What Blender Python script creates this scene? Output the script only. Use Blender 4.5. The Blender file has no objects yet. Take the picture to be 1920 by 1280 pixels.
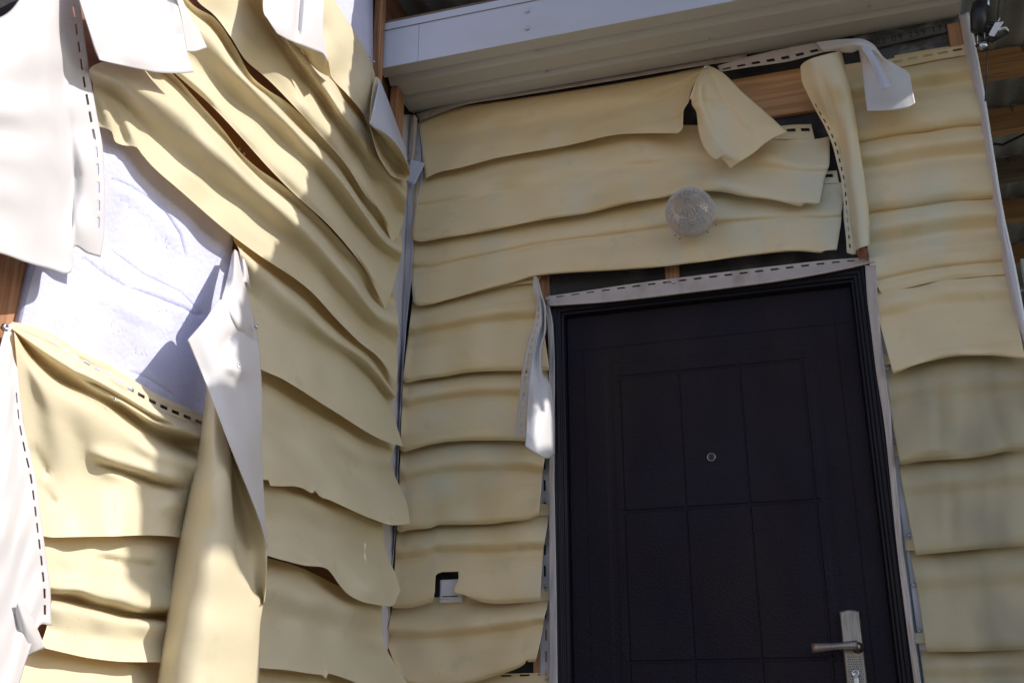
import bpy, bmesh, math, random
import numpy as np
from mathutils import Vector, Matrix
R = math.radians
S = bpy.context.scene
# ------------------------------------------------------------------ camera, sky, sun, exposure
CAM = np.array([1.336, -3.0485, .79]); FPX = 1985.; PITCH = R(20.2); YAW = R(17.4)
cd = bpy.data.cameras.new('camera'); cam = bpy.data.objects.new('camera', cd); S.collection.objects.link(cam)
cam.location = CAM; cam.rotation_euler = (R(90) + PITCH, 0, YAW)
cd.sensor_width = 36; cd.lens = 36 * FPX / 1920; cd.clip_start = .02; cd.clip_end = 500
S.camera = cam
SUN_AZ, SUN_EL = R(5), R(38)            # towards +X, a little beyond the door wall
w = bpy.data.worlds.new('World'); S.world = w; w.use_nodes = True
nt = w.node_tree; sky = nt.nodes.new('ShaderNodeTexSky'); sky.sky_type = 'NISHITA'; sky.sun_disc = False
sky.sun_elevation = SUN_EL; sky.sun_rotation = R(90) - SUN_AZ
wm = nt.nodes.new('ShaderNodeMixRGB'); wm.blend_type = 'MULTIPLY'; wm.inputs[0].default_value = 1; wm.inputs[2].default_value = (1.05, .99, .97, 1)
nt.links.new(sky.outputs[0], wm.inputs[1]); nt.links.new(wm.outputs[0], nt.nodes['Background'].inputs[0]); nt.nodes['Background'].inputs[1].default_value = .105
sl = bpy.data.lights.new('sun', 'SUN'); sl.energy = 2.55; sl.angle = R(.5); sl.color = (1, .95, .87)
sun = bpy.data.objects.new('sun', sl); S.collection.objects.link(sun)
sd = Vector((math.cos(SUN_EL) * math.cos(SUN_AZ), math.cos(SUN_EL) * math.sin(SUN_AZ), math.sin(SUN_EL)))
sun.rotation_euler = sd.to_track_quat('Z', 'Y').to_euler(); sun.location = (6, 0, 6)
S.view_settings.view_transform = 'Standard'; S.view_settings.look = 'None'
S.view_settings.exposure = .86; S.view_settings.gamma = 1
S.render.engine = 'CYCLES'; S.cycles.max_bounces = 8; S.cycles.diffuse_bounces = 6

# ------------------------------------------------------------------ helpers: camera rays place points on the two walls
Fv = np.array([-math.sin(YAW) * math.cos(PITCH), math.cos(YAW) * math.cos(PITCH), math.sin(PITCH)])
Rv = np.array([math.cos(YAW), math.sin(YAW), 0.]); Uv = np.cross(Rv, Fv)
def pts(xy, wall, d):
    xy = np.asarray(xy, float); d = np.asarray(d, float)
    r = Fv + np.multiply.outer((xy[..., 0] - 960) / FPX, Rv) + np.multiply.outer((640 - xy[..., 1]) / FPX, Uv)
    t = (-d - CAM[1]) / r[..., 1] if wall == 'B' else (d - CAM[0]) / r[..., 0]
    return CAM + r * t[..., None]
def P(x, y, wall='B', d=0.): return Vector(pts((x, y), wall, d))

def obj(name, verts, faces, mat, parent=None, smooth=True, thick=0, bevel=0, label=None, kind=None):
    me = bpy.data.meshes.new(name); me.from_pydata([tuple(v) for v in verts], [], faces); me.update()
    if smooth: me.polygons.foreach_set('use_smooth', [True] * len(me.polygons))
    o = bpy.data.objects.new(name, me); S.collection.objects.link(o)
    if mat: me.materials.append(mat)
    if parent: o.parent = parent
    if thick:
        m = o.modifiers.new('thickness', 'SOLIDIFY'); m.thickness = thick; m.offset = 0
    if bevel:
        m = o.modifiers.new('bevel', 'BEVEL'); m.width = bevel; m.segments = 2; m.limit_method = 'ANGLE'
    if label: o['label'] = label
    if kind: o['kind'] = kind
    return o
def thing(name, label, cat, group=None, kind=None):
    o = bpy.data.objects.new(name, None); S.collection.objects.link(o); o.empty_display_size = .1
    o['label'] = label
    if cat: o['category'] = cat
    if group: o['group'] = group
    if kind: o['kind'] = kind
    return o
def tag(o, label, cat, group=None):
    o['label'] = label; o['category'] = cat
    if group: o['group'] = group
    return o

def pchip(t, y, q):                      # t (n), y (n, ...), q (m): shape-keeping cubic
    h = np.diff(t); dl = np.diff(y, axis=0) / h.reshape((-1,) + (1,) * (y.ndim - 1))
    m = np.zeros_like(y)
    if len(t) == 2: m[:] = dl[0]
    else:
        a, b = dl[:-1], dl[1:]; ok = a * b > 0
        m[1:-1] = np.where(ok, 2 * a * b / np.where(ok, a + b, 1), 0); m[0] = dl[0]; m[-1] = dl[-1]
    i = np.clip(np.searchsorted(t, q, side='right') - 1, 0, len(t) - 2)
    sh = (-1,) + (1,) * (y.ndim - 1); hi = h[i].reshape(sh); s = ((q - t[i]) / h[i]).reshape(sh)
    return ((1 + 2 * s) * (1 - s) ** 2 * y[i] + s * (1 - s) ** 2 * hi * m[i] + s * s * (3 - 2 * s) * y[i + 1] + s * s * (s - 1) * hi * m[i + 1])
def cat(t, y, q):                        # smooth (non-limited) across rows
    h = np.diff(t); dl = np.diff(y, axis=0) / h.reshape((-1,) + (1,) * (y.ndim - 1))
    m = np.empty_like(y); m[0] = dl[0]; m[-1] = dl[-1]
    if len(t) > 2: m[1:-1] = (dl[:-1] + dl[1:]) / 2
    i = np.clip(np.searchsorted(t, q, side='right') - 1, 0, len(t) - 2)
    sh = (-1,) + (1,) * (y.ndim - 1); hi = h[i].reshape(sh); s = ((q - t[i]) / h[i]).reshape(sh)
    return ((1 + 2 * s) * (1 - s) ** 2 * y[i] + s * (1 - s) ** 2 * hi * m[i] + s * s * (3 - 2 * s) * y[i + 1] + s * s * (s - 1) * hi * m[i + 1])

def resample(row, u, param):
    row = np.array(row, float)
    if param == 'x': t = row[:, 0].copy(); t = np.maximum.accumulate(t + np.arange(len(t)) * 1e-4)
    else: t = np.concatenate([[0], np.cumsum(np.hypot(*np.diff(row[:, :2], axis=0).T) + 1e-3)])
    t = (t - t[0]) / (t[-1] - t[0])
    return pchip(t, row, u)

def sheet(name, wall, rows, parent, mat, nu=110, sub=9, param='c', wav=.0025, seed=0, bumps=(), paths=(), thick=.0016,
          slots=None, cut=None, d=None, label=None, across=cat, kind=None, lip=0.0):
    """A thin curved sheet through hand-measured outline rows, each point standing d metres off its wall."""
    rr = []
    for i, r in enumerate(rows):
        dd = d[i] if d else None
        n = len(r)
        rr.append([(p[0], p[1], p[2] if len(p) > 2 else (dd[0] + (dd[1] - dd[0]) * k / max(1, n - 1) if isinstance(dd, tuple) else dd)) for k, p in enumerate(r)])
    u = np.linspace(0, 1, nu + 1)
    v = np.linspace(0, len(rows) - 1, (len(rows) - 1) * sub + 1)
    if slots:
        va, vb, n, frac = slots[:4]; u0, u1 = slots[4:6] if len(slots) > 4 else (0., 1.)
        k = (np.arange(n) + .5) / n; hw = frac / 2 / n
        sa = u0 + (u1 - u0) * (k - hw); sb = u0 + (u1 - u0) * (k + hw)
        u = np.unique(np.round(np.concatenate([u, sa, sb]), 6)); v = np.unique(np.round(np.concatenate([v, [va, vb]]), 6))
    G = np.array([resample(r, u, param) for r in rr])           # rows x nu x 3
    G = across(np.arange(len(rows), dtype=float), G, v)          # nv x nu x 3
    X, Y, D = G[..., 0], G[..., 1], G[..., 2].copy()
    if wav:
        rg = random.Random(seed + 11); uu, vv = np.meshgrid(u, v / max(1, len(rows) - 1))
        ln = np.hypot(X[:, -1] - X[:, 0], Y[:, -1] - Y[:, 0]).max() / 100.
        for k in range(9):
            fu = rg.uniform(.3, 2.6) * ln * .45; fv = rg.uniform(.2, 1.6)
            D += wav * rg.uniform(.3, 1) / (1 + .25 * k) * np.sin(6.283 * (fu * uu + fv * vv * rg.choice((-1, 1)) + rg.random())) * np.minimum(1, vv * 4 + .15)
    for (cx, cy, rx, ry, an, am) in bumps:
        c, s_ = math.cos(R(an)), math.sin(R(an)); dx, dy = X - cx, Y - cy
        D += am * np.exp(-((dx * c + dy * s_) / rx) ** 2 - ((-dx * s_ + dy * c) / ry) ** 2)
    for (pp, wd, am) in paths:
        pp = np.array(pp, float); L = np.concatenate([[0], np.cumsum(np.hypot(*np.diff(pp, axis=0).T))]); best = np.full(X.shape, 1e9); tt = np.zeros(X.shape)
        for a, b, la, lb in zip(pp[:-1], pp[1:], L[:-1], L[1:]):
            e = b - a; t = np.clip(((X - a[0]) * e[0] + (Y - a[1]) * e[1]) / (e @ e), 0, 1)
            q = np.hypot(X - a[0] - t * e[0], Y - a[1] - t * e[1]); k = q < best
            best = np.where(k, q, best); tt = np.where(k, (la + t * (lb - la)) / L[-1], tt)
        D += am * np.exp(-(best / wd) ** 2) * np.minimum(1, np.minimum(tt, 1 - tt) * 5)
    if lip: D[-1] -= lip
    V = pts(np.stack([X, Y], -1), wall, D); nv, nn = X.shape
    F = []
    um = (u[:-1] + u[1:]) / 2; vm = (v[:-1] + v[1:]) / 2
    hole = np.zeros((nv - 1, nn - 1), bool)
    if slots:
        inu = ((um[None] > sa[:, None]) & (um[None] < sb[:, None])).any(0); inv = (vm > va) & (vm < vb)
        hole = inv[:, None] & inu[None]
    if cut:                              # a cut-out traced as a polygon
        cp = np.array(cut, float); mx = (X[:-1, :-1] + X[1:, 1:]) / 2; my = (Y[:-1, :-1] + Y[1:, 1:]) / 2; ins = np.zeros(mx.shape, bool)
        for a, b in zip(cp, np.roll(cp, -1, axis=0)):
            c = (a[1] > my) != (b[1] > my); ins ^= c & (mx < (b[0] - a[0]) * (my - a[1]) / ((b[1] - a[1]) or 1e-9) + a[0])
        hole |= ins
    for i in range(nv - 1):
        for j in range(nn - 1):
            if hole[i, j]: continue
            a = i * nn + j; F.append((a, a + 1, a + nn + 1, a + nn))
    return obj(name, V.reshape(-1, 3), F, mat, parent, thick=thick, label=label, kind=kind)

def up(row, dy): return [(p[0], p[1] - dy) + tuple(p[2:]) for p in row]
def clap(wall, top, bot, parent, mat, prof, left=None, right=None, seed=0, d0=.0, **kw):
    """A siding board: rows blended between its upper and lower outline, prof = [(v, d)], left/right = measured side points per v."""
    bx = np.array(bot, float); tx = np.array(top, float); rows = []; ds = []
    n = 26
    x0, x1 = 0, 1
    u = np.linspace(0, 1, n)
    tr = resample([(p[0], p[1], 0) for p in top], u, 'x')[:, :2]; br_ = resample([(p[0], p[1], 0) for p in bot], u, 'x')[:, :2]
    for (v, dv) in prof:
        if v == 0: r = [tuple(p[:2]) for p in top]
        elif v == 1: r = [tuple(p[:2]) for p in bot]
        else:
            m = tr * (1 - v) + br_ * v
            if left: lx = np.interp(v, [a for a, b in left], [b for a, b in left]); m[:, 0] += (lx - m[0, 0]) * np.exp(-u * 7)
            if right: rx = np.interp(v, [a for a, b in right], [b for a, b in right]); m[:, 0] += (rx - m[-1, 0]) * np.exp(-(1 - u) * 7)
            r = [tuple(p) for p in m]
        rows.append(r); ds.append(tuple(q + d0 for q in dv) if isinstance(dv, tuple) else dv + d0)
    return sheet('siding_panel', wall, rows, parent, mat, d=ds, param='x', seed=seed, **kw)

def boxm(x0, x1, y0, y1, z0, z1):
    v = [(x, y, z) for x in (x0, x1) for y in (y0, y1) for z in (z0, z1)]
    f = [(0, 1, 3, 2), (4, 6, 7, 5), (0, 4, 5, 1), (2, 3, 7, 6), (0, 2, 6, 4), (1, 5, 7, 3)]
    return v, f
def box(name, x0, x1, y0, y1, z0, z1, mat, parent=None, bevel=.002, **kw):
    v, f = boxm(x0, x1, y0, y1, z0, z1); return obj(name, v, f, mat, parent, smooth=False, bevel=bevel, **kw)
def tube(name, path, r, mat, parent=None, seg=8, label=None):
    path = [Vector(p) for p in path]; V = []; F = []
    for i, p in enumerate(path):
        t = (path[min(i + 1, len(path) - 1)] - path[max(i - 1, 0)]).normalized(); a = t.orthogonal().normalized()
        if i: a = (pa - t * pa.dot(t)).normalized()
        pa = a; b = t.cross(a); rr = r[i] if isinstance(r, (list, tuple)) else r
        for k in range(seg):
            q = 6.2832 * k / seg; V.append(p + (a * math.cos(q) + b * math.sin(q)) * rr)
    for i in range(len(path) - 1):
        for k in range(seg):
            a = i * seg + k; b = i * seg + (k + 1) % seg; F.append((a, b, b + seg, a + seg))
    F.append(tuple(range(seg))); F.append(tuple(range(len(V) - seg, len(V))))
    return obj(name, V, F, mat, parent, label=label)
def lathe(name, origin, axis, prof, mat, parent=None, seg=24, **kw):      # prof [(dist along axis, radius)]
    ax = Vector(axis).normalized(); a = ax.orthogonal().normalized(); b = ax.cross(a); V = []; F = []; o = Vector(origin)
    for (h, r) in prof:
        for k in range(seg):
            q = 6.2832 * k / seg; V.append(o + ax * h + (a * math.cos(q) + b * math.sin(q)) * max(r, 1e-5))
    for i in range(len(prof) - 1):
        for k in range(seg):
            c = i * seg + k; e = i * seg + (k + 1) % seg; F.append((c, e, e + seg, c + seg))
    return obj(name, V, F, mat, parent, **kw)

# ------------------------------------------------------------------ materials
def mat(name, col, rough=.5, metal=0., spec=.5, var=None, bump=None, stripes=None, spots=None, coat=0.):
    m = bpy.data.materials.new(name); m.use_nodes = True; N = m.node_tree.nodes; L = m.node_tree.links; p = N['Principled BSDF']
    p.inputs['Base Color'].default_value = (*col, 1); p.inputs['Roughness'].default_value = rough
    p.inputs['Metallic'].default_value = metal; p.inputs['Specular IOR Level'].default_value = spec; p.inputs['Coat Weight'].default_value = coat
    tc = N.new('ShaderNodeTexCoord'); geo = N.new('ShaderNodeNewGeometry'); cur = None
    def mapped(sc):
        mp = N.new('ShaderNodeMapping'); mp.inputs['Scale'].default_value = sc; L.new(geo.outputs['Position'], mp.inputs[0]); return mp.outputs[0]
    def mix(fac, c2, cur_):
        x = N.new('ShaderNodeMixRGB'); L.new(fac, x.inputs[0])
        if cur_: L.new(cur_, x.inputs[1])
        else: x.inputs[1].default_value = (*col, 1)
        x.inputs[2].default_value = (*c2, 1); return x.outputs[0]
    for (sc, detail, lo, hi, c2) in (var or []):
        n = N.new('ShaderNodeTexNoise'); n.inputs['Scale'].default_value = 1; n.inputs['Detail'].default_value = detail; L.new(mapped(sc), n.inputs[0])
        r = N.new('ShaderNodeMapRange'); r.inputs[1].default_value = lo; r.inputs[2].default_value = hi; L.new(n.outputs[0], r.inputs[0])
        cur = mix(r.outputs[0], c2, cur)
    if spots:                                   # small dark specks of soot
        sc, th, c2 = spots
        n = N.new('ShaderNodeTexVoronoi'); n.inputs['Scale'].default_value = sc; L.new(geo.outputs['Position'], n.inputs['Vector'])
        r = N.new('ShaderNodeMapRange'); r.inputs[1].default_value = th; r.inputs[2].default_value = th * .6; L.new(n.outputs['Distance'], r.inputs[0])
        k = N.new('ShaderNodeTexNoise'); k.inputs['Scale'].default_value = 6; L.new(geo.outputs['Position'], k.inputs[0])
        k2 = N.new('ShaderNodeMapRange'); k2.inputs[1].default_value = .56; k2.inputs[2].default_value = .66; L.new(k.outputs[0], k2.inputs[0])
        mu = N.new('ShaderNodeMath'); mu.operation = 'MULTIPLY'; L.new(r.outputs[0], mu.inputs[0]); L.new(k2.outputs[0], mu.inputs[1])
        cur = mix(mu.outputs[0], c2, cur)
    if cur: L.new(cur, p.inputs['Base Color'])
    n = N.new('ShaderNodeTexNoise'); n.inputs['Scale'].default_value = 1; n.inputs['Detail'].default_value = 6; L.new(mapped((7, 7, 3)), n.inputs[0])
    rr_ = N.new('ShaderNodeMapRange'); rr_.inputs[1].default_value = .35; rr_.inputs[2].default_value = .7; rr_.inputs[3].default_value = rough * .85; rr_.inputs[4].default_value = min(1, rough * 1.35); L.new(n.outputs[0], rr_.inputs[0]); L.new(rr_.outputs[0], p.inputs['Roughness'])
    prev = None
    for (sc, detail, st, dist) in (bump or []):
        n = N.new('ShaderNodeTexNoise'); n.inputs['Scale'].default_value = 1; n.inputs['Detail'].default_value = detail; L.new(mapped(sc), n.inputs[0])
        b = N.new('ShaderNodeBump'); b.inputs['Strength'].default_value = st; b.inputs['Distance'].default_value = dist; L.new(n.outputs[0], b.inputs['Height'])
        if prev: L.new(prev, b.inputs['Normal'])
        prev = b.outputs[0]
    if stripes:                                 # fine pressed wood-grain lines running along the board
        sc, st = stripes
        wv = N.new('ShaderNodeTexWave'); wv.bands_direction = 'Z'; wv.inputs['Scale'].default_value = sc; wv.inputs['Distortion'].default_value = 1.2; wv.inputs['Detail'].default_value = 1; wv.inputs['Detail Scale'].default_value = .6
        L.new(geo.outputs['Position'], wv.inputs[0])
        b = N.new('ShaderNodeBump'); b.inputs['Strength'].default_value = st; b.inputs['Distance'].default_value = .0006; L.new(wv.outputs[0], b.inputs['Height'])
        if prev: L.new(prev, b.inputs['Normal'])
        prev = b.outputs[0]
    if prev: L.new(prev, p.inputs['Normal'])
    return m
M = {}
M['beige'] = mat('beige_vinyl', (.77, .61, .375), .38, spec=.45, var=[((1.3, 1.3, 16), 3, .6, .85, (.58, .43, .21)), ((2.2, 2.2, 6), 3, .5, .78, (.64, .48, .24)), ((4, 5, 1.6), 2, .52, .7, (.66, .62, .48)), ((14, 14, 14), 4, .62, .8, (.62, .54, .36))],
                 bump=[((9, 9, 22), 3, .25, .006)], stripes=(85, .13), spots=(95, .10, (.10, .07, .05)))
M['beigeL'] = mat('beige_vinyl_sunlit_tone', (.73, .655, .465), .44, spec=.4, var=[((2.2, 2.2, 5), 3, .5, .78, (.67, .59, .41)), ((14, 14, 14), 4, .62, .8, (.62, .56, .40))],
                 bump=[((9, 9, 22), 3, .25, .006)], stripes=(85, .13), spots=(95, .10, (.10, .07, .05)))  # same vinyl as beige, paler to carry the left wall's sunlight in its colour
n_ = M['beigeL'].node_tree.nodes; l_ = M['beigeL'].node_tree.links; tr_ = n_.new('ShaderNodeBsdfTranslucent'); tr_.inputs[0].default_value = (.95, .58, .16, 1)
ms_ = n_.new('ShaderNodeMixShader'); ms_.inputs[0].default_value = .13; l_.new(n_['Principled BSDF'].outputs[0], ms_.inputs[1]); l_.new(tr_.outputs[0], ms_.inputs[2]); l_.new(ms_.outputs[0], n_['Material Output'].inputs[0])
M['smoked_shaded'] = mat('smoke_stained_shaded_vinyl', (.50, .43, .275), .42, spec=.4, var=[((7, 7, 1.0), 2, .46, .72, (.33, .29, .20)), ((3, 3, 9), 3, .52, .8, (.50, .40, .24))],
                 bump=[((9, 9, 22), 3, .25, .006)], stripes=(85, .12), spots=(95, .10, (.10, .07, .05)))  # stains, with the lower right's light falloff darkened into the base colour
M['white'] = mat('white_vinyl', (.63, .61, .63), .4, var=[((5, 5, 3), 3, .5, .8, (.66, .62, .62))], bump=[((8, 8, 8), 2, .2, .006)], spots=(70, .1, (.2, .17, .2)))
M['trim'] = mat('lavender_white_trim', (.60, .585, .64), .42, var=[((30, 30, 3), 3, .5, .75, (.50, .47, .50))], bump=[((20, 20, 5), 3, .2, .003)])
M['pink'] = mat('pinkish_white_trim', (.50, .43, .41), .45, var=[((18, 18, 4), 4, .5, .75, (.37, .30, .27))], bump=[((20, 20, 5), 3, .25, .003)])
M['foam'] = mat('white_foam_board', (.62, .64, .85), .8, spec=.2, var=[((9, 9, 9), 5, .4, .7, (.56, .57, .79))], bump=[((90, 90, 90), 8, .6, .004), ((14, 14, 14), 4, .3, .008)])
M['metalwhite'] = mat('painted_white_metal', (.57, .61, .75), .35, spec=.5, var=[((2, 4, 4), 3, .5, .85, (.51, .53, .60))], bump=[((3, 3, 3), 2, .15, .01)], spots=(60, .08, (.25, .22, .2)))
M['soffit'] = mat('cream_grey_soffit_metal', (.56, .54, .53), .36, spec=.5, var=[((2, 5, 5), 3, .5, .85, (.47, .44, .41))], bump=[((3, 3, 3), 2, .2, .01)], spots=(60, .08, (.2, .15, .1)))
M['back'] = mat('dark_sheathing', (.035, .035, .042), .85, var=[((9, 9, 9), 6, .5, .7, (.09, .09, .10))], bump=[((30, 30, 30), 6, .6, .01)])
M['brownback'] = mat('dark_brown_boards', (.26, .12, .08), .7, var=[((30, 2, 30), 5, .4, .7, (.15, .07, .05))], bump=[((60, 4, 60), 5, .4, .004)])
def wood(name, c1, c2, sc): return mat(name, c1, .6, spec=.3, var=[(sc, 5, .42, .62, c2), ((6, 6, 6), 2, .55, .75, tuple(.7 * a for a in c1))], bump=[(sc, 5, .3, .003)])
M['woodx'] = wood('pine_along_x', (.56, .31, .155), (.44, .225, .105), (4, 90, 90))
M['woodz'] = wood('pine_upright', (.45, .24, .13), (.28, .13, .07), (90, 90, 4))
M['oldwood'] = wood('grey_weathered_pine', (.24, .17, .13), (.14, .10, .08), (4, 90, 90))
M['stone'] = mat('charred_mortar', (.10, .10, .115), .9, var=[((14, 14, 30), 6, .5, .65, (.28, .27, .28))], bump=[((25, 25, 40), 7, .9, .02)])
M['lath'] = mat('grey_lath', (.12, .115, .125), .8, var=[((6, 60, 60), 4, .45, .7, (.07, .066, .07))])
M['roof'] = mat('grey_roof_steel', (.55, .56, .60), .32, metal=.2, var=[((3, 3, 3), 4, .4, .7, (.32, .33, .36))])
M['door'] = mat('dark_painted_steel', (.010, .0065, .0155), .45, spec=.2, var=[((3, 3, 1.5), 3, .45, .7, (.017, .010, .013))], bump=[((190, 190, 190), 2, .75, .004)])
M['frame'] = mat('dark_painted_door_frame', (.008, .0068, .013), .36, spec=.24, bump=[((40, 40, 6), 2, .1, .002)])
M['steel'] = mat('zinc_screw', (.55, .58, .62), .28, metal=1.)
M['brass'] = mat('brushed_antique_nickel', (.36, .31, .285), .38, metal=1., var=[((200, 200, 20), 2, .4, .7, (.25, .21, .19))])
M['black'] = mat('black_plastic', (.012, .012, .016), .4)
M['print'] = mat('dark_print', (.03, .03, .035), .8)
M['plasticw'] = mat('white_plastic', (.66, .64, .68), .4)
M['clampw'] = mat('glossy_white_plastic', (.8, .8, .85), .25)
M['ground'] = mat('dry_ground', (.11, .10, .07), .95, var=[((1.2, 1.2, 1), 6, .4, .65, (.07, .08, .04))], bump=[((12, 12, 12), 6, .6, .03)])
M['concrete'] = mat('concrete', (.34, .33, .31), .9, var=[((4, 4, 4), 6, .4, .7, (.27, .26, .24))], bump=[((30, 30, 30), 5, .3, .005)])
g = bpy.data.materials.new('prismatic_glass'); g.use_nodes = True; gn = g.node_tree.nodes; gl_ = g.node_tree.links; gn.remove(gn['Principled BSDF'])
g1 = gn.new('ShaderNodeBsdfTransparent'); g1.inputs[0].default_value = (.88, .86, .86, 1); g2 = gn.new('ShaderNodeBsdfAnisotropic'); g2.inputs['Roughness'].default_value = .12; g2.inputs[0].default_value = (.9, .9, .93, 1)
g3 = gn.new('ShaderNodeBsdfDiffuse'); g3.inputs[0].default_value = (.6, .58, .60, 1); lw = gn.new('ShaderNodeLayerWeight'); lw.inputs[0].default_value = .42
m1 = gn.new('ShaderNodeMixShader'); m2 = gn.new('ShaderNodeMixShader'); m2.inputs[0].default_value = .09
gl_.new(lw.outputs['Facing'], m1.inputs[0]); gl_.new(g1.outputs[0], m1.inputs[1]); gl_.new(g2.outputs[0], m1.inputs[2]); gl_.new(m1.outputs[0], m2.inputs[1]); gl_.new(g3.outputs[0], m2.inputs[2]); gl_.new(m2.outputs[0], gn['Material Output'].inputs[0])
M['glass'] = g
g = bpy.data.materials.new('glass_ribs'); g.use_nodes = True; gn = g.node_tree.nodes; gp = gn['Principled BSDF']; gp.inputs['Base Color'].default_value = (.9, .87, .84, 1); gp.inputs['Roughness'].default_value = .15
g1 = gn.new('ShaderNodeBsdfTransparent'); g1.inputs[0].default_value = (.85, .83, .82, 1); m1 = gn.new('ShaderNodeMixShader'); m1.inputs[0].default_value = .3
g.node_tree.links.new(g1.outputs[0], m1.inputs[1]); g.node_tree.links.new(gp.outputs[0], m1.inputs[2]); g.node_tree.links.new(m1.outputs[0], gn['Material Output'].inputs[0]); M['glassrib'] = g

SCREW = lathe('screw', (0, 0, 0), (0, 0, 1), [(-.004, .0015), (0, .0015), (0, .0046), (.0022, .0044), (.0034, .003), (.0034, .0022), (.0018, .0018), (.0018, 0)], M['steel'], seg=12).data
bpy.data.objects.remove(bpy.data.objects['screw'])
def screw(x, y, wall, d, parent, s=1.):
    o = bpy.data.objects.new('screw', SCREW); S.collection.objects.link(o); o.parent = parent
    o.location = P(x, y, wall, d); o.rotation_euler = (R(90), 0, 0) if wall == 'B' else (0, R(90), 0); o.scale = (s, s, s)
    return o

# ------------------------------------------------------------------ ground, porch slab
o = obj('ground', [(-200, -200, -.82), (200, -200, -.82), (200, 200, -.82), (-200, 200, -.82)], [(0, 1, 2, 3)], M['ground'], smooth=False); o['kind'] = 'structure'
o = box('porch_floor', .002, 1.9, -1.0, -.002, -.815, -.05, M['concrete'], bevel=.006); o['kind'] = 'structure'

# ------------------------------------------------------------------ the two walls
DW = thing('door_wall', 'porch wall round the dark door, clad in sagging heat-warped beige siding boards', 'wall')
box('sheathing_board', -.04, .5, .012, .09, -.8, 3.2, M['back'], DW)
box('sheathing_board', 1.49, 1.83, .012, .09, -.8, 3.2, M['back'], DW)
box('sheathing_board', .5, 1.49, .012, .09, 2.085, 3.2, M['back'], DW)
box('end_wall', 1.75, 1.83, .092, 1.6, -.8, 3.0, M['back'], DW)
SW = thing('side_wall', 'left wall running toward the viewer, its beige siding melted into deep diagonal folds in sunlight', 'wall')
box('sheathing_board', -.12, -.012, -2.6, .09, -.8, 3.28, M['brownback'], SW)
# studs and battens seen through the gaps
def wbox(name, x0, x1, y0, y1, d0, d1, m, parent, wall='B', **kw):
    a = P(x0, (y0 + y1) / 2, wall, d1); b = P(x1, (y0 + y1) / 2, wall, d1); c = P((x0 + x1) / 2, y0, wall, d1); e = P((x0 + x1) / 2, y1, wall, d1)
    if wall == 'B': return box(name, a.x, b.x, -d1, -d0, e.z, c.z, m, parent, **kw)
    return box(name, d0, d1, a.y, b.y, e.z, c.z, m, parent, **kw)
wbox('stud', 1247, 1274, 470, 560, -.01, .004, M['woodz'], DW); wbox('stud', 1003, 1030, 500, 590, -.01, .004, M['woodz'], DW)
pa, pb = P(1340, 180), P(1560, 180)
box('beam', pa.x, pb.x, -.006, .011, P(1440, 222).z, P(1440, 140).z, M['woodx'], DW)
box('stud', P(1000, 1240).x, P(1030, 1240).x, -.004, .011, .2, 1.1, M['woodz'], DW)
# charred masonry above the right siding and a printed lath
o = sheet('mortar_bed', 'B', [[(1600, 70), (1820, 20)], [(1620, 100), (1820, 60)], [(1660, 130), (1820, 100)]], DW, M['stone'], d=[.002, .006, .002], wav=.003, seed=3, nu=60, sub=12, thick=.004)
sheet('lath', 'B', [[(1625, 76), (1785, 42)], [(1632, 92), (1790, 58)]], DW, M['lath'], d=[.022, .022], wav=0, nu=4, sub=2, thick=.004)
tx = bpy.data.curves.new('printed_number', 'FONT'); tx.body = '703 09 259 171'; tx.size = .030; tx.extrude = .0002; tx.space_character = 1.25
to = bpy.data.objects.new('printed_number', tx); S.collection.objects.link(to); to.parent = DW
tx.materials.append(M['print']); a, b = P(1630, 87, 'B', .026), P(1728, 66, 'B', .026)
to.location = a; to.rotation_euler = (R(90), -math.atan2(b.z - a.z, b.x - a.x), 0)
wbox('wood_block', 1779, 1810, 42, 92, .0, .03, M['woodz'], DW)

# ---- door wall siding, left of and above the door
BE, SM, WH, BL = M['beige'], M['smoked_shaded'], M['white'], M['beigeL']
b1 = [(798, 335, .045), (820, 324, .05), (861, 315, .05), (884, 309, .05), (934, 296, .05), (1059, 274, .05), (1176, 251, .055), (1240, 250, .07), (1269, 250, .09), (1280, 239, .10), (1281, 210, .11), (1290, 193, .12)]
sheet('siding_panel', 'B', [[(785, 218), (820, 210), (861, 201), (942, 189), (1045, 174), (1240, 142), (1325, 124)],
      [(788, 248), (900, 222), (1060, 196), (1240, 165), (1318, 132)], [(790, 275), (900, 250), (1060, 222), (1230, 190), (1310, 146)],
      [(794, 305), (900, 276), (1060, 248), (1200, 218), (1260, 205), (1298, 165)], b1], DW, BE, d=[.012, .034, .024, .04, .05], seed=1,
      bumps=[(1100, 230, 120, 14, -10, .006)], label='uppermost siding board under the soffit, its right end folded down')
b2 = [(772, 448), (785, 453), (840, 445), (920, 432), (1000, 415), (1100, 400), (1180, 381), (1245, 370), (1290, 362), (1337, 359), (1365, 362), (1392, 368), (1441, 374), (1499, 387), (1504, 388), (1506, 382), (1536, 384)]
clap('B', [(781, 322), (820, 312), (934, 285), (1059, 262), (1240, 234), (1340, 236), (1440, 252), (1492, 258), (1526, 261), (1556, 256)], b2, DW, BE,
     [(0, .010), (.12, .012), (.4, (.030, .038)), (.52, (.020, .036)), (.62, (.026, .042)), (.93, (.048, .065)), (1, (.045, .06))],
     left=[(0, 781), (.5, 776), (1, 772)], right=[(0, 1556), (.4, 1555), (.7, 1543), (1, 1536)], seed=2,
     bumps=[(1290, 335, 45, 16, -15, -.02), (1360, 345, 60, 10, 8, .012), (1000, 335, 150, 8, -10, -.006), (1470, 300, 60, 10, 12, .008)], label='second board down, its loose right end hanging over the lamp')
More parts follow.
